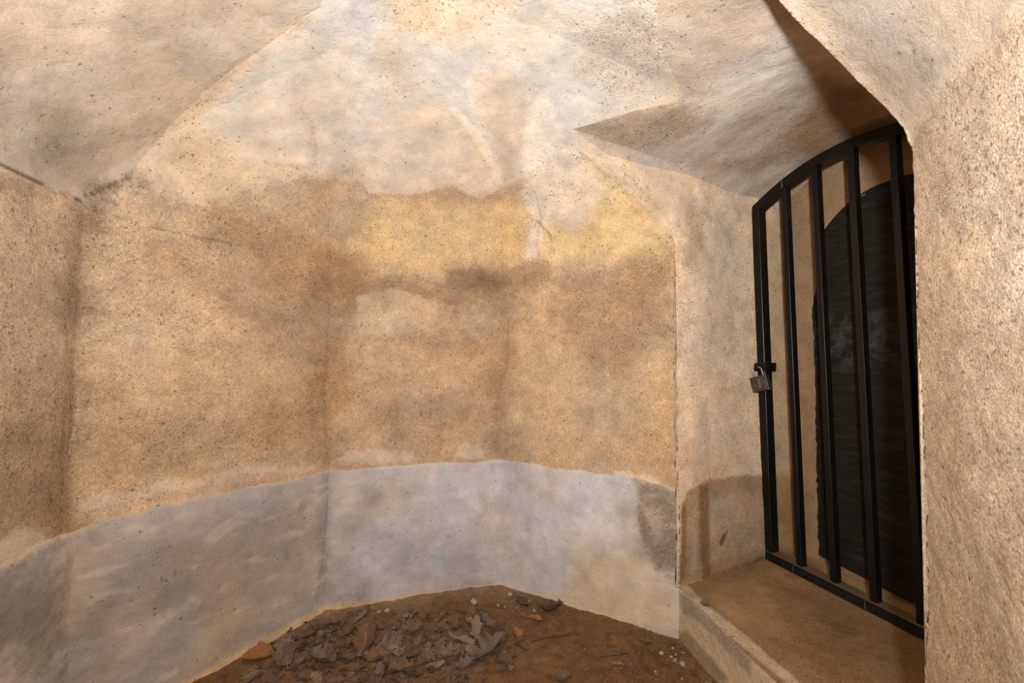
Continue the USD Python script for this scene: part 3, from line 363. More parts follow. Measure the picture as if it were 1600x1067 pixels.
def paint(region, P, coords, base=((214, 190, 158), .3, .3)):
    col = np.tile(alb(base[0]), (len(P), 1)); grain = np.full(len(P), base[1]); pits = np.full(len(P), base[2]); thick = np.zeros(len(P))
    wob = .62 * fbm(P, 9, 11, 3) + .6 * fbm(P, 38, 12, 3) + .45 * fbm(P, 110, 13, 2)
    for k, (reg, c, a, soft, rag, g, pt, th, poly) in enumerate(LAYERS):
        if reg != region: continue
        if poly is None:
            w = np.full(len(P), a); i = np.arange(len(P)); hard = np.ones(len(P))
        else:
            poly = np.array(poly); m = soft + rag * 1.2 + .5
            i = np.nonzero(((coords > poly.min(0) - m) & (coords < poly.max(0) + m)).all(1))[0]
            if not len(i): continue
            sd = poly_sd(coords[i], poly) + rag * (wob[i] if k % 2 else -wob[i])
            w = np.clip(.5 - sd / (2 * soft), 0, 1); w = a * w * w * (3 - 2 * w)
            hard = np.clip(.5 - sd / .8, 0, 1)
        col[i] = col[i] * (1 - w[:, None]) + alb(c) * w[:, None]
        grain[i] = grain[i] * (1 - w) + g * w; pits[i] = pits[i] * (1 - w) + pt * w
        thick[i] += th * 1e-3 * hard
    if region == 'dado':                                  # scuffs and damp clouds
        w = np.clip((fbm(P * [1, 1, 2.2], 15, 81, 4) - .10) / .45, 0, 1)[:, None] * .38; col = col * (1 - w) + alb((224, 214, 202)) * w
        w = np.clip((fbm(P, 7, 82, 4) - .08) / .5, 0, 1)[:, None] * .42; col = col * (1 - w) + alb((138, 130, 126)) * w
    else:                                                 # blotches where the lime has aged unevenly
        k = 1 + .16 * fbm(P, 8, 83, 4) + .12 * fbm(P, 30, 84, 3); h = .05 * fbm(P, 6, 85, 3)
        col = col * k[:, None] * (1 + np.outer(h, [.5, -.05, -.7]))
    return np.clip(col, .005, .88), grain, pits, thick

# ---------------------------------------------------------------- the room's void as one solid: octagon with its vault, the niche, the way in
def az_of(x, y): return np.degrees(np.arctan2(x - CX, y - CY))
DADO_AZ, DADO_Z = np.array(DADO).T
cols, col_wall = [], []
for i in (0, 1, 2, 3, 4, 5, 6, 7):
    p, q, n = WALLS[i]
    k = int(np.linalg.norm(q - p) / (.0058 if i in (1, 2, 3) else .0065 if i in (0, 4, 5) else .03))
    for t in np.arange(k) / k: cols.append(p + (q - p) * t)
cols = np.array(cols)
caz = az_of(cols[:, 0], cols[:, 1])
zd = np.interp(caz, DADO_AZ, DADO_Z) + .004 * fbm(np.c_[cols, cols[:, 0] * 0], 14, 3, 3) + .003 * fbm(np.c_[cols, cols[:, 0] * 0], 60, 4, 2)
n1, n2, n3 = 92, 136, 160
rows = [np.c_[cols, np.full(len(cols), -.06)]]
for k in range(1, n1 + 1): rows.append(np.c_[cols, -.06 + (zd + .06) * k / n1])
for k in range(1, n2 + 1): rows.append(np.c_[cols, zd + (ZS - zd) * k / n2])
bear = cols - [CX, CY]; bear /= np.linalg.norm(bear, axis=1, keepdims=True)
for k in range(1, n3):
    e = math.pi / 2 * k / n3
    dx, dy, dz = bear[:, 0] * math.cos(e), bear[:, 1] * math.cos(e), np.full(len(cols), math.sin(e))
    r = web_r(dx, dy, dz)
    rows.append(np.c_[CX + dx * r, CY + dy * r, ZS + dz * r])
def rings_solid(rows, bottom, top):
    R, N = len(rows), len(rows[0])
    v = np.vstack([*rows, bottom, top])
    i, j = np.meshgrid(np.arange(R - 1), np.arange(N), indexing='ij')
    a, b = i * N + j, i * N + (j + 1) % N
    f = np.vstack([np.stack([a, a + N, b], -1).reshape(-1, 3), np.stack([b, a + N, b + N], -1).reshape(-1, 3)])
    j = np.arange(N); j2 = (j + 1) % N
    f = np.vstack([f, np.stack([j, j2, np.full(N, R * N)], -1), np.stack([(R - 1) * N + j2, (R - 1) * N + j, np.full(N, R * N + 1)], -1)])
    t = trimesh.Trimesh(v, f, process=False)
    if t.volume < 0: f = f[:, ::-1]
    s = m3.Manifold(m3.Mesh(v.astype(np.float32), np.ascontiguousarray(f, np.uint32)))
    assert not s.is_empty(), s.status()
    return s.as_original()
dome = rings_solid(rows, [[CX, CY, -.06]], [[CX, CY, ZS + RISE]])
sec = np.vstack([[(0, ZL)], NICHE, [(.762, ZL)]])
edges, step = [], .0072
for a, b in zip(sec, np.roll(sec, -1, 0)):
    k = max(1, int(round(np.linalg.norm(b - a) / step)))
    edges.append(a + (b - a) * (np.arange(k) / k)[:, None])
sec = np.vstack(edges)
S1 = s_end(sec[:, 0])
rows = [C3 + np.multiply.outer(S_IN + (S1 - S_IN) * t, AX) + np.multiply.outer(sec[:, 0], UX) + np.c_[sec * 0, sec[:, 1]] for t in np.linspace(0, 1, 170)]
for r in rows:                                            # the far cheek bellies out a little towards the gate
    s_r = (r - C3) @ AX; u_r = (r - C3) @ UX
    k = np.clip((s_r - .04) / .40, 0, 1); k = k * k * (3 - 2 * k)
    r[:, 2] = np.where(r[:, 2] > 1.672, 1.672 + .022 * np.clip((.42 - s_r) / .3, 0, 1) + .03 * np.clip(-s_r / .45, 0, 1) + (r[:, 2] - 1.672) * (.14 + .86 * np.clip((s_r + .25) / .55, 0, 1)), r[:, 2])
    r += np.outer(-k * np.clip(1 - u_r / .3, 0, 1) * (.018 + .046 * np.clip((r[:, 2] - .2) / 1.2, 0, 1)), UX)
mid = lambda r: r.mean(0)[None]
niche = rings_solid(rows, mid(rows[0]), mid(rows[-1]))
entry = m3.Manifold.cube((.66, 1.3, 1.56)).translate((-.36, -1.25, -.06)).refine_to_length(.05).as_original()
void = (dome + niche + entry)
vm = void.to_mesh()
V, F = np.array(vm.vert_properties[:, :3], float), np.array(vm.tri_verts, int)
src = np.zeros(len(F), int); ids = list(vm.run_original_id); ri = np.array(vm.run_index) // 3
for k, o in enumerate(ids): src[ri[k]:ri[k + 1]] = {dome.original_id(): 0, niche.original_id(): 1, entry.original_id(): 2}[o]
F = F[:, ::-1]                                            # the room is seen from inside

cen = V[F].mean(1)
piece = np.full(len(F), 'drop', dtype='<U24')
caz_c = (az_of(cen[:, 0], cen[:, 1]))
corner_az = np.unwrap(np.radians(az_of(CORNER[:, 0], CORNER[:, 1])))
def side_of(az):
    base = az_of(*CORNER[7])
    rel = (az - base) % 360
    cuts = np.array([(az_of(*CORNER[i]) - base) % 360 for i in range(8)])
    return np.searchsorted(cuts, rel, side='right')       # 0 for the wall from corner 7 to corner 0
wi = np.clip(side_of(caz_c) % 8, 0, 7)
zdc = np.interp(caz_c, DADO_AZ, DADO_Z)
key_az, key_zd = caz, zd
o = np.argsort(key_az); zdc = np.interp(caz_c, key_az[o], key_zd[o])
has_dado = np.isin(wi, (0, 1, 2, 3))
for i in range(8):
    w = (src == 0) & (wi == i)
    piece[w] = 'wall_' + SIDE[i]
    if i in (0, 1, 2, 3): piece[w & (cen[:, 2] < zdc)] = 'baseboard_' + SIDE[i]
    if i == 4: piece[w & (cen[:, 2] < ZL + .002)] = 'trim_2'
piece[(src == 0) & (cen[:, 2] > ZS)] = 'ceiling'
piece[(src == 0) & (cen[:, 2] < -.0599)] = 'drop'
ns, nu, nz = niche_coords(cen)
w = src == 1
piece[w] = 'ceiling_niche'
piece[w & (nu < .004) & (nz < 1.674)] = 'wall_niche_left'
piece[w & (nu > .7) & (nz < 1.46)] = 'wall_niche_right'
piece[w & (nz < ZL + 1e-3)] = 'trim_1'
piece[w & (ns > s_end(nu) - .014)] = 'wall_niche_back'
piece[src == 2] = 'wall_entry'
piece[(src == 2) & (cen[:, 2] < -.0599)] = 'drop'
keep = piece != 'drop'
F, piece = F[keep], piece[keep]

BLENDS = [((.47, 1.09, 1.72), (.38, .80, 1.70), .10, 350)]
# colours and thickness, by the surface that a vertex belongs to
REG = {'wall_niche_left': 'reveal', 'wall_niche_right': 'reveal2', 'ceiling_niche': 'soffit', 'trim_1': 'ledge', 'wall_niche_back': 'back', 'trim_2': 'sill'}
reg_of = np.array([REG.get(p, 'dado' if p.startswith('baseboard') else 'dome') for p in piece])
def vnormals(v, f):
    fn = np.cross(v[f[:, 1]] - v[f[:, 0]], v[f[:, 2]] - v[f[:, 0]]); n = np.zeros_like(v)
    for k in range(3): np.add.at(n, f[:, k], fn)
    return n / np.maximum(np.linalg.norm(n, axis=1, keepdims=True), 1e-20)
N0 = vnormals(V, F)
COL, SRF, TH, CNT = {}, {}, np.zeros(len(V)), np.zeros(len(V))
s_, u_, z_ = niche_coords(V)
azel = np.stack([az_of(V[:, 0], V[:, 1]), np.degrees(np.arctan2(V[:, 2] - 1.1, np.hypot(V[:, 0] - CX, V[:, 1] - CY)))], -1)
for reg in np.unique(reg_of):
    i = np.unique(F[reg_of == reg])
    base = ((214, 190, 158), .3, .3)
    if reg in ('dome', 'dado'): c = azel[i]
    elif reg in ('reveal', 'reveal2'): c = np.stack([s_, z_], -1)[i] * 100
    elif reg == 'sill': c = np.stack([u_, z_], -1)[i] * 100
    else: c = np.stack([s_, u_], -1)[i] * 100
    if reg == 'reveal2': base = ((200, 172, 140), .9, .4)
    c_, g_, p_, t_ = paint(reg, V[i], c, base)
    if reg == 'dado':                                     # the dado stands proud; cream mortar runs along its foot and its upper lip
        zz = np.interp(azel[i, 0], key_az[o], key_zd[o]); rag = .007 * fbm(V[i], 18, 21, 3)
        lip = np.clip(1 - (zz - V[i, 2] + rag * .6) / .007, 0, 1) * np.clip(.75 + 1.2 * fbm(V[i], 14, 22, 2), 0, 1) * np.where(azel[i, 0] < -28, 1, .45); foot = np.clip(1 - (V[i, 2] + rag) / (.016 + .012 * (azel[i, 0] < -25)), 0, 1) * np.clip(1.1 - (azel[i, 0] + 60) / 90, .25, 1)
        c_ = c_ * (1 - .7 * lip[:, None]) + alb((208, 178, 134)) * .7 * lip[:, None]
        k = np.clip(foot * 2.5, 0, .95)[:, None]; c_ = c_ * (1 - k) + alb((212, 182, 136)) * k
        t_ = t_ + .007 * np.clip((zz - V[i, 2]) / .006, 0, 1) + .012 * foot
    COL[reg], SRF[reg] = np.zeros((len(V), 3)), np.zeros((len(V), 3))
    COL[reg][i] = c_; SRF[reg][i] = np.stack([g_, p_, p_ * 0], -1)
    TH[i] += t_; CNT[i] += 1
TH /= np.maximum(CNT, 1)
g_all = np.zeros(len(V))
for reg in SRF: g_all = np.maximum(g_all, SRF[reg][:, 0])
warp = np.stack([fbm(V, 3.2, 31 + k, 2) * .009 + fbm(V, 11, 41 + k, 3) * .004 for k in range(3)], -1)
rough = (.0013 * fbm(V, 45, 51, 3) * (.35 + g_all) + .0009 * fbm(V, 120, 52, 2) * g_all)
trowel = .0012 * fbm(V * [1.0, 1.0, .55], 22, 61, 3)
W_ = V + warp * np.array([1, 1, .8]) + N0 * (TH + rough + trowel)[:, None]
W_[:, 2] = np.where(V[:, 2] < .0, V[:, 2], W_[:, 2])
def blend(v, f, a, b, rad, times):
    """Rubs the plaster smooth around the line from a to b."""
    a, b = np.array(a), np.array(b); t = np.clip(((v - a) @ (b - a)) / ((b - a) @ (b - a)), 0, 1)
    w = np.clip(1.3 - np.linalg.norm(v - a - t[:, None] * (b - a), axis=1) / rad, 0, 1); w = w * w * (3 - 2 * w)
    e = np.vstack([f[:, [0, 1]], f[:, [1, 2]], f[:, [2, 0]]]); e = e[(w[e] > 0).any(1)]
    from scipy.sparse import coo_matrix
    m = coo_matrix((np.ones(2 * len(e)), (np.r_[e[:, 0], e[:, 1]], np.r_[e[:, 1], e[:, 0]])), (len(v), len(v))).tocsr()
    deg = np.maximum(np.asarray(m.sum(1)).ravel(), 1); i = np.nonzero(w > 0)[0]; m = m[i]
    for _ in range(times):
        v[i] += w[i, None] * .6 * ((m @ v) / deg[i, None] - v[i])
    return v
for args in BLENDS: W_ = blend(W_, F, *args)
N1 = vnormals(W_, F)
for name in sorted(set(piece)):
    f = F[piece == name]; reg = reg_of[piece == name][0]
    i, inv = np.unique(f, return_inverse=True)
    o_ = raw(name, W_[i], inv.reshape(-1, 3), N1[i], M['plaster'], paint=COL[reg][i], surf=SRF[reg][i])
    cd = {'ceiling': 'pale plastered vault of the little octagonal chamber', 'ceiling_niche': 'rough arched plaster soffit over the gate niche', 'trim_1': 'worn ochre sill that the barred gate stands on', 'trim_2': 'cream plastered front of the sill below the gate',
          'wall_niche_left': 'granular plaster cheek of the niche left of the gate', 'wall_niche_right': 'hidden near cheek of the gate niche', 'wall_niche_back': 'plaster above the dark door at the back of the niche', 'wall_entry': 'plastered way into the chamber behind the viewer'}
    lab = cd.get(name) or ('smooth lavender grey dado along the foot of the %s wall' if name.startswith('base') else 'ochre sand plastered %s wall of the chamber') % name.split('_', 1)[1].replace('_', ' ')
    tag(o_, lab, kind='structure')

# ---------------------------------------------------------------- earth floor
xs = np.arange(-1.3, .95, .007)
ys = np.concatenate([np.arange(-1.3, 1.1, .04), np.arange(1.1, 2.02, .006)])
X, Y = np.meshgrid(xs, ys, indexing='ij'); P = np.stack([X, Y, X * 0], -1).reshape(-1, 3)
def mat_zone(x, y):
    """Where the old leaves lie matted: left of the middle, in front of the back wall."""
    return np.clip(1.25 - np.hypot((x + .42) / .42, (y - 1.48) / .22), 0, 1)
dw = np.min([np.abs((P[:, :2] - p) @ n) for p, q, n in WALLS], 0)
mz = mat_zone(P[:, 0], P[:, 1])
ridge = 1 - np.abs(fbm(P * [1, 1.8, 1], 16, 71, 3)) * 2
P[:, 2] = .006 * fbm(P, 5, 72, 3) + .0035 * fbm(P, 24, 73, 3) + .0016 * fbm(P, 70, 74, 2) + mz * (.010 * np.clip(ridge, 0, 1) ** 2 + .003 * fbm(P, 50, 75, 2)) + .014 * np.exp(-dw / .03) - .003
a = lin((150, 120, 86)); b = lin((126, 94, 62)); c = lin((166, 140, 108)); d_ = lin((132, 98, 66))
t = np.clip(.5 + .9 * fbm(P, 4, 76, 3), 0, 1)[:, None]; colr = a * t + b * (1 - t)
t = np.clip(1.0 - (np.abs((P[:, :2] - WALLS[2][0]) @ WALLS[2][2]) + .05 * fbm(P, 9, 77, 3)) / .16, 0, 1)[:, None] * .8; colr = colr * (1 - t) + c * t
t = np.clip((1.47 - P[:, 1] + .12 * fbm(P, 6, 78, 3)) / .12, 0, 1)[:, None] * .7; colr = colr * (1 - t) + d_ * t
t = (mz * np.clip(.4 + fbm(P, 14, 79, 3), 0, 1))[:, None] * .6; colr = colr * (1 - t) + lin((138, 114, 94)) * t
nx, ny = len(xs), len(ys); i, j = np.meshgrid(np.arange(nx - 1), np.arange(ny - 1), indexing='ij'); q = i * ny + j
ff = np.vstack([np.stack([q, q + ny, q + ny + 1], -1).reshape(-1, 3), np.stack([q, q + ny + 1, q + 1], -1).reshape(-1, 3)])
tag(raw('floor', P, ff, vnormals(P, ff), M['soil'], paint=colr), 'brown earth floor scattered with dead leaves and grit', kind='structure')
def floor_z(x, y):
    return float(P[:, 2].reshape(nx, ny)[int(np.clip(round((x + 1.3) / .007), 0, nx - 1)), int(np.argmin(np.abs(ys - y)))])

# ---------------------------------------------------------------- the barred gate
gate = thing('barred_gate', (1.0342, 1.7439, ZL), -71)    # local x along the gate, y into the niche
tag(gate, 'black iron gate of upright bars with an arched top rail, hung in the niche', 'gate')
B0, LEAN = ZL, -.030
def lean(m):
    v, f, n = meshkit.arrays(m); v = v.copy(); v[:, 0] += LEAN * (v[:, 2] - .092); return trimesh.Trimesh(v, f, process=False)
def arch_z(u): return 1.742 - .107 * ((u - .322) / .378) ** 2 - B0
iron = M['black_iron']
for (x0, x1, d, nm) in ((-.019, .016, .040, 'stile'), (.663, .698, .040, 'stile')):
    obj(nm, lean(box(x0, x1, 0, d, .006, arch_z((x0 + x1) / 2 - .04) - .012, .0018)), iron, gate)
for k, x0 in enumerate((.115, .238, .362, .485, .585)):
    if k == 4: x0 = .590
    obj('bar', lean(box(x0, x0 + .021, .004, .032, .030, arch_z(x0 - .03) - .022, .0015)), iron, gate)
us = np.linspace(-.072, .722, 30)
sec_r = []
for u in us:
    t = -2 * .107 * (u - .322) / .378 ** 2; n = np.array([-t, 1]) / math.hypot(t, 1)
    top = np.array([u, arch_z(u)]); bot = top - n * .036
    sec_r.append([(top[0] - n[0] * .002, -.001, top[1] - n[1] * .002), (top[0], .002, top[1]), (top[0], .041, top[1]), (bot[0], .041, bot[1]), (bot[0], .002, bot[1]), (bot[0] + n[0] * .002, -.001, bot[1] + n[1] * .002)])
sec_r = np.array(sec_r); v = sec_r.reshape(-1, 3); nn = 6
f = [(a * nn + k, a * nn + (k + 1) % nn, (a + 1) * nn + (k + 1) % nn) for a in range(len(us) - 1) for k in range(nn)] + [(a * nn + k, (a + 1) * nn + (k + 1) % nn, (a + 1) * nn + k) for a in range(len(us) - 1) for k in range(nn)]
e0 = (len(us) - 1) * nn
f += [(0, k + 1, k) for k in range(1, 5)] + [(e0, e0 + k, e0 + k + 1) for k in range(1, 5)]
ar = trimesh.Trimesh(v, f, process=False); ar.fix_normals()
obj('arched_rail', ar, iron, gate, smooth=25)
obj('bottom_rail', lean(box(-.019, .698, -.003, .044, .003, .040, .003)), M['sill_iron'], gate)
for u in (.107, .352):                                    # welds on the face of the bottom rail and under the arch
    obj('weld', lean(box(u - .0015, u + .0015, -.0045, .001, .008, .034, .0006)), M['weld_steel'], gate)
obj('weld', box(.082, .086, -.004, .004, arch_z(.084) - .036, arch_z(.084) - .008, .0006), M['weld_steel'], gate)
HZ = .957 - B0
collar = m3.Manifold.cube((.060, .054, .034)).translate((-.052, -.006, HZ - .017)) - m3.Manifold.cube((.036, .042, .05)).translate((-.046, -.0005, HZ - .03))
obj('hasp', collar, iron, gate)
lug = trimesh.util.concatenate([box(-.036, -.030, -.034, -.004, HZ - .017, HZ + .012, .001)])
hole = m3.Manifold.cylinder(.02, .0062, .0062, 20).rotate((0, 90, 0)).translate((-.043, -.022, HZ - .004))
lugm = m3.Manifold.cube((.006, .030, .030)).translate((-.024, -.034, HZ - .017)) - hole
obj('staple', lugm, iron, gate)
for z in (.25, 1.15):
    obj('hinge', m3.Manifold.cylinder(.07, .011, .011, 16).translate((.700 + LEAN * z, .02, z)), iron, gate)

# ---------------------------------------------------------------- padlock
GX, GY = dirv(161), dirv(71)
def gate_pt(u, y, z): return np.array([1.0342, 1.7439, 0]) + GX * u + GY * y + np.array([0, 0, z])
lk = UsdGeom.Xform.Define(stage, path_for('padlock'))
top = gate_pt(-.023 + .0, -.022, HZ + B0 - .008)
lk.AddTranslateOp().Set(Gf.Vec3d(*map(float, top))); lk.AddRotateXYZOp().Set(Gf.Vec3f(-8, -17, -49)); lk.AddScaleOp().Set(Gf.Vec3f(1.16, 1.16, 1.16))
tag(lk, 'weathered laminated steel padlock hanging from the black gate', 'padlock')
plates = []
for k in range(11):
    e = .0012 if k % 2 else 0
    c = m3.CrossSection.square((.050 - 2 * e, .024 - 2 * e), True).offset(.003, m3.JoinType.Round, 2, 16)
    plates.append(m3.Manifold.extrude(c, .0050).translate((0, 0, -.030 - .0046 * (k + 1))))
obj('body', m3.Manifold.batch_boolean(plates, m3.OpType.Add), M['lock_steel'], lk)
a = np.linspace(0, math.pi, 13)
pts = [(-.015, 0, -.034), (-.015, 0, -.008)] + [(-.015 * math.cos(t), 0, -.008 + .013 * math.sin(t)) for t in a[1:-1]] + [(.015, 0, -.008), (.015, 0, -.034)]
obj('shackle', tube(pts, .0036, 10), M['lock_shackle'], lk)
for k in range(5):
    obj('embossed_mark', box(-.004, .005 - .0012 * (k % 2), -.0162, -.0148, -.044 - .0064 * k, -.0403 - .0064 * k, .0004), M['lock_mark'], lk)
obj('keyway', m3.Manifold.cylinder(.002, .007, .007, 18).translate((0, 0, -.0822)), M['lock_dark'], lk)

# ---------------------------------------------------------------- the dark door behind the gate
door = thing('door_1', (DOOR[0], DOOR[1], 0), -76)
tag(door, 'dark stained arched door standing close behind the gate bars', kind='structure')
rng = np.random.default_rng(4)
left = [(.0 - .003 * k, z) for k, z in ((0, .205), (1, .5), (1, .9), (3, 1.1), (4, 1.2))] + [(.012, 1.30), (.026, 1.38), (.032, 1.44), (.040, 1.49)]
pl = []
for (u0, z0), (u1, z1) in zip(left[:-1], left[1:]):
    k = max(1, int((z1 - z0) / .018))
    for t in np.arange(k) / k: pl.append((u0 + (u1 - u0) * t + rng.normal(0, .0022), z0 + (z1 - z0) * t))
for u in np.linspace(.043, .690, 26):
    pl.append((u, 1.612 - .115 * abs((u - .27) / .235) ** 2.2 if u < .27 else 1.612 - .12 * ((u - .27) / .42) ** 2 + rng.normal(0, .001)))
pl += [(.700, 1.4), (.700, .178)] + [(u, .183 + .022 * (1 - u / .7) + rng.normal(0, .002)) for u in np.linspace(.68, .02, 24)]
pan = m3.Manifold.extrude(m3.CrossSection([np.array(pl)], m3.FillRule.NonZero), .012).rotate((90, 0, 0)).translate((0, .011, 0))
obj('panel', pan, M['door_board'], door)
obj('bolt', trimesh.util.concatenate([trimesh.creation.icosphere(2, .006, ).apply_translation([.182, -.004, 1.597]), box(.165, .205, -.004, .001, 1.588, 1.598, .001)]), M['weld_steel'], door)

# ---------------------------------------------------------------- leaves, twigs, stones
def leaf_mesh(rng, L, Wd, lobes=4, curl=.25, fold=.25, crumple=.10, bite=.4):
    nt, ns_ = 17, 9
    t = np.linspace(0, 1, nt); s = np.linspace(-1, 1, ns_)
    env = np.sin(math.pi * np.clip(t, .02, .985) ** .85) ** .7
    ph = rng.uniform(-.4, .4, 2)
    wl = Wd / 2 * env * (1 - bite * (.5 + .5 * np.cos(2 * math.pi * lobes * t + ph[0])) * (t > .06)) * (1 + rng.normal(0, .12, nt))
    wr = Wd / 2 * env * (1 - bite * (.5 + .5 * np.cos(2 * math.pi * lobes * t + ph[1])) * (t > .06)) * (1 + rng.normal(0, .12, nt))
    x = np.where(s[None] < 0, wl[:, None] * s[None], wr[:, None] * s[None])
    y = (t[:, None] - .5) * L + .10 * L * np.abs(s[None]) * env[:, None]
    z = curl * L * (t[:, None] - .5) ** 2 + fold * np.abs(x) + curl * .8 * x ** 2 / (Wd / 2)
    p = np.stack([x, y + 0 * x, z], -1)
    off = rng.uniform(0, 50, 3)
    p[..., 2] += crumple * L * (fbm(p + off, 2.2 / L, 5, 3))
    p[..., :2] += crumple * .6 * L * np.stack([fbm(p + off, 3 / L, 6, 2), fbm(p + off, 3 / L, 7, 2)], -1)
    p[..., 2] -= p[..., 2].min()
    n = nt * ns_
    v = np.vstack([p.reshape(-1, 3) + [0, 0, .0011], p.reshape(-1, 3)])
    i, j = np.meshgrid(np.arange(nt - 1), np.arange(ns_ - 1), indexing='ij'); q = (i * ns_ + j).ravel()
    up = np.vstack([np.stack([q, q + 1, q + ns_ + 1], -1), np.stack([q, q + ns_ + 1, q + ns_], -1)])
    rim = list(range(ns_)) + [k * ns_ + ns_ - 1 for k in range(1, nt)] + [(nt - 1) * ns_ + k for k in range(ns_ - 2, -1, -1)] + [k * ns_ for k in range(nt - 2, 0, -1)]
    side = [(a, a + n, b) for a, b in zip(rim, rim[1:] + rim[:1])] + [(b, a + n, b + n) for a, b in zip(rim, rim[1:] + rim[:1])]
    return trimesh.Trimesh(v, np.vstack([up, up[:, ::-1] + n, side]), process=False), p[:, ns_ // 2]
def leaf(rng, x, y, L, Wd, colour, yaw, label, group=None, tilt=(0, 0), stem=False, lift=0.0, z=None, name='dead_leaf', **kw):
    m, rib = leaf_mesh(rng, L, Wd, **kw)
    R = trimesh.transformations.euler_matrix(math.radians(tilt[0]), math.radians(tilt[1]), 0)
    m.apply_transform(R); zmin = m.vertices[:, 2].min(); m.apply_translation([0, 0, -zmin])
    x_ = thing(name, (x, y, (floor_z(x, y) if z is None else z) - .0015 + lift), yaw)
    obj('blade', m, M['leaf_' + colour], x_, smooth=60)
    if stem:
        rb = trimesh.transform_points(rib, R) - [0, 0, zmin]
        pt = np.vstack([rb[0] + (rb[0] - rb[2]) * k for k in (1.6, .8)] + [rb[k] + [0, 0, .0014] for k in range(0, 15, 3)])
        pt[:, 2] = np.maximum(pt[:, 2], .001)
        obj('stem', tube(pt, .0013, 6), M['leaf_stem'], x_)
    tag(x_, label, 'leaf', group)
    return x_
rng = np.random.default_rng(12)
leaf(rng, -.829, 1.435, .090, .060, 'orange', -70, 'curled orange-brown leaf lying against the pale mortar strip at the left', tilt=(0, 18), lobes=1, bite=.1, curl=.5, fold=.5, lift=.004)
leaf(rng, -.745, 1.435, .125, .085, 'grey', 35, 'crumpled grey leaf with pale veins right of the curled orange leaf', stem=True, curl=.5, fold=.3, crumple=.16)
leaf(rng, -.600, 1.412, .115, .085, 'purple', 60, 'curled purplish grey leaf near the bottom left of the litter', curl=.7, fold=.4, crumple=.16)
leaf(rng, -.500, 1.500, .120, .090, 'rust', 8, 'large folded brown leaf with a pale upright stem', tilt=(16, 0), stem=True, curl=.5, fold=.35, lobes=2, bite=.2, lift=.004)
leaf(rng, -.420, 1.480, .105, .085, 'grey', -70, 'wrinkled grey leaf just right of the large stemmed leaf', curl=.35, crumple=.16)
leaf(rng, -.510, 1.590, .110, .080, 'rust', 80, 'reddish brown leaf piece behind the large stemmed leaf', curl=.5, crumple=.14, lobes=3)
leaf(rng, -.255, 1.492, .105, .070, 'tan', -25, 'flat tan lobed leaf in the middle of the litter', curl=.1, fold=.1, crumple=.06)
leaf(rng, -.374, 1.405, .105, .080, 'grey', 40, 'greyish tan leaf near the bottom edge below the wrinkled leaves', curl=.5, crumple=.14)
leaf(rng, -.203, 1.455, .120, .085, 'grey', 75, 'torn grey leaf lying over a thin dark twig', curl=.25, crumple=.16, lobes=5)
leaf(rng, -.063, 1.475, .165, .110, 'grey', -35, 'largest grey oak leaf, with a pointed tip lifted off the floor', tilt=(0, -12), curl=.4, fold=.3, lobes=4, bite=.55, lift=.004)
leaf(rng, -.010, 1.425, .085, .060, 'tan', 10, 'ragged tan leaf right of the largest oak leaf', curl=.3, crumple=.14, lobes=5, bite=.6)
leaf(rng, .022, 1.541, .062, .044, 'orange', 25, 'small bright orange leaf with a curled edge, alone right of the litter', tilt=(18, 12), lobes=1, bite=.15, curl=.6, fold=.5)
leaf(rng, .098, 1.650, .050, .036, 'orange', 80, 'small torn orange leaf scrap in front of the dark leaf by the wall', lobes=2, crumple=.15)
leaf(rng, .155, 1.697, .110, .065, 'dark', 70, 'dark brown leaf propped at the foot of the wall right of the back corner', tilt=(-12, 8), curl=.6, fold=.4, lift=.004)
leaf(rng, .050, 1.752, .080, .05, 'dark', 50, 'dark crumbled leaf pressed into the foot of the wall right of the back corner', curl=.4, crumple=.2)
leaf(rng, .350, 1.422, .040, .022, 'tan', 85, 'pale tan leaf flake alone on the bare soil', lobes=2, curl=.2)
leaf(rng, .392, 1.411, .034, .026, 'rust', 20, 'reddish leaf flake beside the pale tan flake', lobes=2, curl=.4)
leaf(rng, -.122, 1.568, .085, .050, 'tan', 5, 'pale greyish tan leaf standing on end behind the largest oak leaf', tilt=(30, 0), lobes=3, lift=.004)
leaf(rng, .639, 1.428, .036, .028, 'rust', 40, 'small reddish brown leaf scrap on the sill in front of the gate', z=ZL + .004, lobes=2, curl=.5, crumple=.15)
leaf(rng, .475, 1.524, .045, .03, 'brown', 60, 'small brown leaf scrap on the soil near the right corner', lobes=2, curl=.5, crumple=.15)
leaf(rng, .165, 1.36, .06, .045, 'brown', 120, 'small brown leaf curled at the bottom edge right of the litter', lobes=3, curl=.5, crumple=.15)
KNOWN = [('the curled orange leaf', -.829, 1.435), ('the grey leaf with pale veins', -.745, 1.435), ('the curled purplish leaf', -.6, 1.412), ('the large stemmed leaf', -.5, 1.5), ('the reddish leaf piece', -.51, 1.59), ('the flat tan lobed leaf', -.255, 1.492), ('the torn grey leaf', -.203, 1.455), ('the largest oak leaf', -.063, 1.475), ('the standing tan leaf', -.122, 1.568), ('the pair of pale pebbles', -.495, 1.69)]
spots = []
tries = 0
while len(spots) < 62 and tries < 4000:
    tries += 1
    x, y = rng.uniform(-.86, .12), rng.uniform(1.33, 1.70)
    if mat_zone(x, y) < rng.uniform(.05, .75) or min((np.array([x, y]) - p) @ n for p, q, n in WALLS) < .05: continue
    if any(math.hypot(x - a, y - b) < .045 for a, b in spots) or any(math.hypot(x - k[1], y - k[2]) < .062 for k in KNOWN): continue
    spots.append((x, y))
def small_label(text):
    return text, text.replace(' leaf ', ' leaves ', 1)
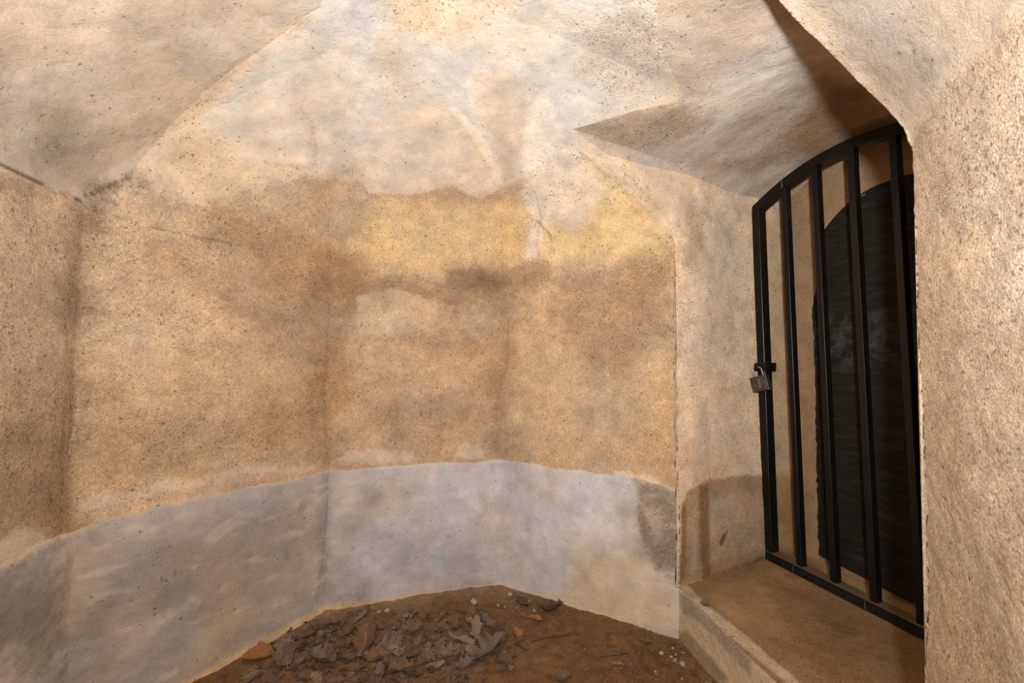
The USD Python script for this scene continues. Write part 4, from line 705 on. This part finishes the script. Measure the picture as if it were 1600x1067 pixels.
for x, y in spots:
    L = rng.uniform(.035, .095); L = min(L, .095); c = rng.choice(['grey', 'brown', 'purple', 'rust', 'brown', 'dark', 'brown', 'tan'])
    near = min(KNOWN, key=lambda k: math.hypot(x - k[1], y - k[2])); dx, dy = x - near[1], y - near[2]
    where = ('left of' if dx < 0 else 'right of') if abs(dx) > abs(dy) else ('behind' if dy > 0 else 'in front of'); size = 'very small' if L < .055 else 'small' if L < .075 else 'middling'
    word = {'grey': 'grey', 'brown': 'brown', 'purple': 'purplish grey', 'rust': 'reddish brown', 'dark': 'dark brown', 'tan': 'tan'}[c]
    leaf(rng, x, y, L, L * rng.uniform(.5, .8), c, rng.uniform(0, 360), *small_label(f'{size} crumpled {word} leaf {where} {near[0]}'),
         tilt=(rng.normal(0, 7), rng.normal(0, 7)), lobes=int(rng.integers(2, 5)), curl=rng.uniform(.1, .6), fold=rng.uniform(0, .4), crumple=rng.uniform(.08, .18), lift=.001)
for k in range(12):
    x, y = rng.uniform(-.05, .5), rng.uniform(1.34, 1.52)
    leaf(rng, x, y, rng.uniform(.014, .03), rng.uniform(.010, .018), rng.choice(['brown', 'rust']), rng.uniform(0, 360), 'tiny brown leaf crumb on the bare soil in front of the right wall', 'tiny leaf crumbs on the bare soil', lobes=2, curl=.4, crumple=.15)
def twig(pts, r, label):
    p0 = np.array(pts[0]); x_ = thing('twig', (p0[0], p0[1], floor_z(*p0[:2]) + r * .8))
    q = [(a - p0[0], b - p0[1], h) for a, b, h in pts]
    main = obj('stick', tube(q, r, 6), M['twig'], x_)
    tag(x_, label, 'twig')
twig([(-.135, 1.72, .0), (-.118, 1.67, .010), (-.10, 1.62, .008), (-.084, 1.578, .002)], .0022, 'thin reddish twig pointing from the white stone towards the litter')
twig([(.073, 1.520, .0), (.12, 1.532, .006), (.17, 1.543, .005), (.215, 1.560, .002)], .0024, 'thin dark twig on bare soil right of the small orange leaf')
twig([(-.34, 1.372, .004), (-.27, 1.392, .010), (-.20, 1.425, .008), (-.165, 1.437, .003)], .0030, 'dark twig lying under the torn grey leaf')
twig([(.30, 1.455, .0), (.36, 1.462, .004), (.40, 1.472, .001)], .0016, 'very thin twig on the bare soil behind the pale tan flake')
def stone(x, y, r, pale, label, group=None):
    s = trimesh.creation.icosphere(2, r); s.vertices *= [1.25, 1.0, .72]
    s.vertices += np.asarray(s.vertices) * .35 * fbm(np.asarray(s.vertices) + [x * 7, y * 7, 0], .9 / r, 8, 2)[:, None]
    x_ = thing('stone', (x, y, floor_z(x, y) + r * .45), float(x * 4000 % 360))
    obj('pebble', s, M['pebble_pale' if pale else 'pebble_grey'], x_, smooth=40); tag(x_, label, 'stone', group)
stone(-.148, 1.757, .013, True, 'biggest white stone, on the floor before the back wall')
stone(-.512, 1.690, .008, True, 'pale pebble, left of a pair near the left end of the back wall')
stone(-.478, 1.692, .009, True, 'pale pebble, right of a pair near the left end of the back wall')
stone(-.002, 1.815, .009, True, 'pale chip in the back corner of the floor')
stone(.560, 1.421, .009, True, 'pale pebble at the foot of the sill')
stone(.510, 1.470, .008, True, 'pale pebble near the right corner of the floor')
for k in range(16):
    t = rng.uniform(); x, y = .03 + .05 * rng.normal(), 1.72 + .05 * rng.normal()
    stone(x, y, rng.uniform(.0025, .005), k % 2 == 0, 'tiny pale pebble in the scatter below the back corner', 'tiny pebbles below the back corner')
for k in range(14):
    x, y = .56 + .05 * rng.normal(), 1.40 + .05 * rng.normal()
    if (np.array([x, y]) - WALLS[4][0]) @ WALLS[4][2] < .02 or (np.array([x, y]) - WALLS[3][0]) @ WALLS[3][2] < .02: continue
    stone(x, y, rng.uniform(.0025, .005), k % 3 == 0, 'tiny pebble in the grit at the foot of the sill', 'tiny pebbles at the foot of the sill')
def scatter(name, label, protos, n, spot, size, seed):
    r = np.random.default_rng(seed)
    pi = UsdGeom.PointInstancer.Define(stage, '/World/' + name); tag(pi, label, name.split('_')[-1], kind='stuff')
    for k, (nm, m, mt) in enumerate(protos):
        o = usdkit.mesh(stage, f'/World/{name}/{nm}', m, mt, smooth=40); pi.CreatePrototypesRel().AddTarget(o.GetPath())
    pos, rot, sc = [], [], []
    while len(pos) < n:
        x, y = spot(r)
        if min((np.array([x, y]) - p) @ q for p, _, q in WALLS) < .008: continue
        s = r.uniform(*size); pos.append((x, y, floor_z(x, y) + s * .12)); sc.append((s, s, s))
        a, b, c = r.normal(0, .28), r.normal(0, .28), r.uniform(0, 6.28)
        q = trimesh.transformations.quaternion_from_euler(a, b, c); rot.append(Gf.Quath(float(q[0]), *map(float, q[1:])))
    pi.CreatePositionsAttr(Vt.Vec3fArray([Gf.Vec3f(*p) for p in pos])); pi.CreateScalesAttr(Vt.Vec3fArray([Gf.Vec3f(*p) for p in sc])); pi.CreateOrientationsAttr(Vt.QuathArray(rot))
    pi.CreateProtoIndicesAttr(Vt.IntArray([int(r.integers(len(protos))) for _ in pos]))
r9 = np.random.default_rng(9)
def zone(r):
    while True:
        x, y = r.uniform(-.9, .1), r.uniform(1.3, 1.78)
        if mat_zone(x, y) > r.uniform(.0, .6): return x, y
flk = [(f'flake_{c}', leaf_mesh(r9, 1.0, .8, 2, .4, .2, .2)[0], M['leaf_' + c]) for c in ('brown', 'rust', 'grey', 'dark', 'purple')]
scatter('leaf_litter', 'mat of crumbled brown leaf flakes covering the floor left of centre', flk, 520, zone, (.010, .026), 5)
gr = []
for k, c in enumerate(('pebble_grey', 'twig', 'leaf_brown', 'leaf_tan')):
    s = trimesh.creation.icosphere(1, .5); s.vertices *= [1.3, 1.0, .7]; s.vertices += r9.normal(0, .06, s.vertices.shape); gr.append((f'grain_{k + 1}', s, M[c]))
def grit_spot(r):
    k = r.uniform()
    if k < .35: return .50 + .12 * r.normal(), 1.42 + .09 * r.normal()
    if k < .6: return .04 + .12 * r.normal(), 1.71 + .06 * r.normal()
    return r.uniform(-.85, .65), r.uniform(1.3, 1.85)
scatter('floor_grit', 'fine grit and crumbs strewn over the earth floor', gr, 1500, grit_spot, (.0015, .005), 6)
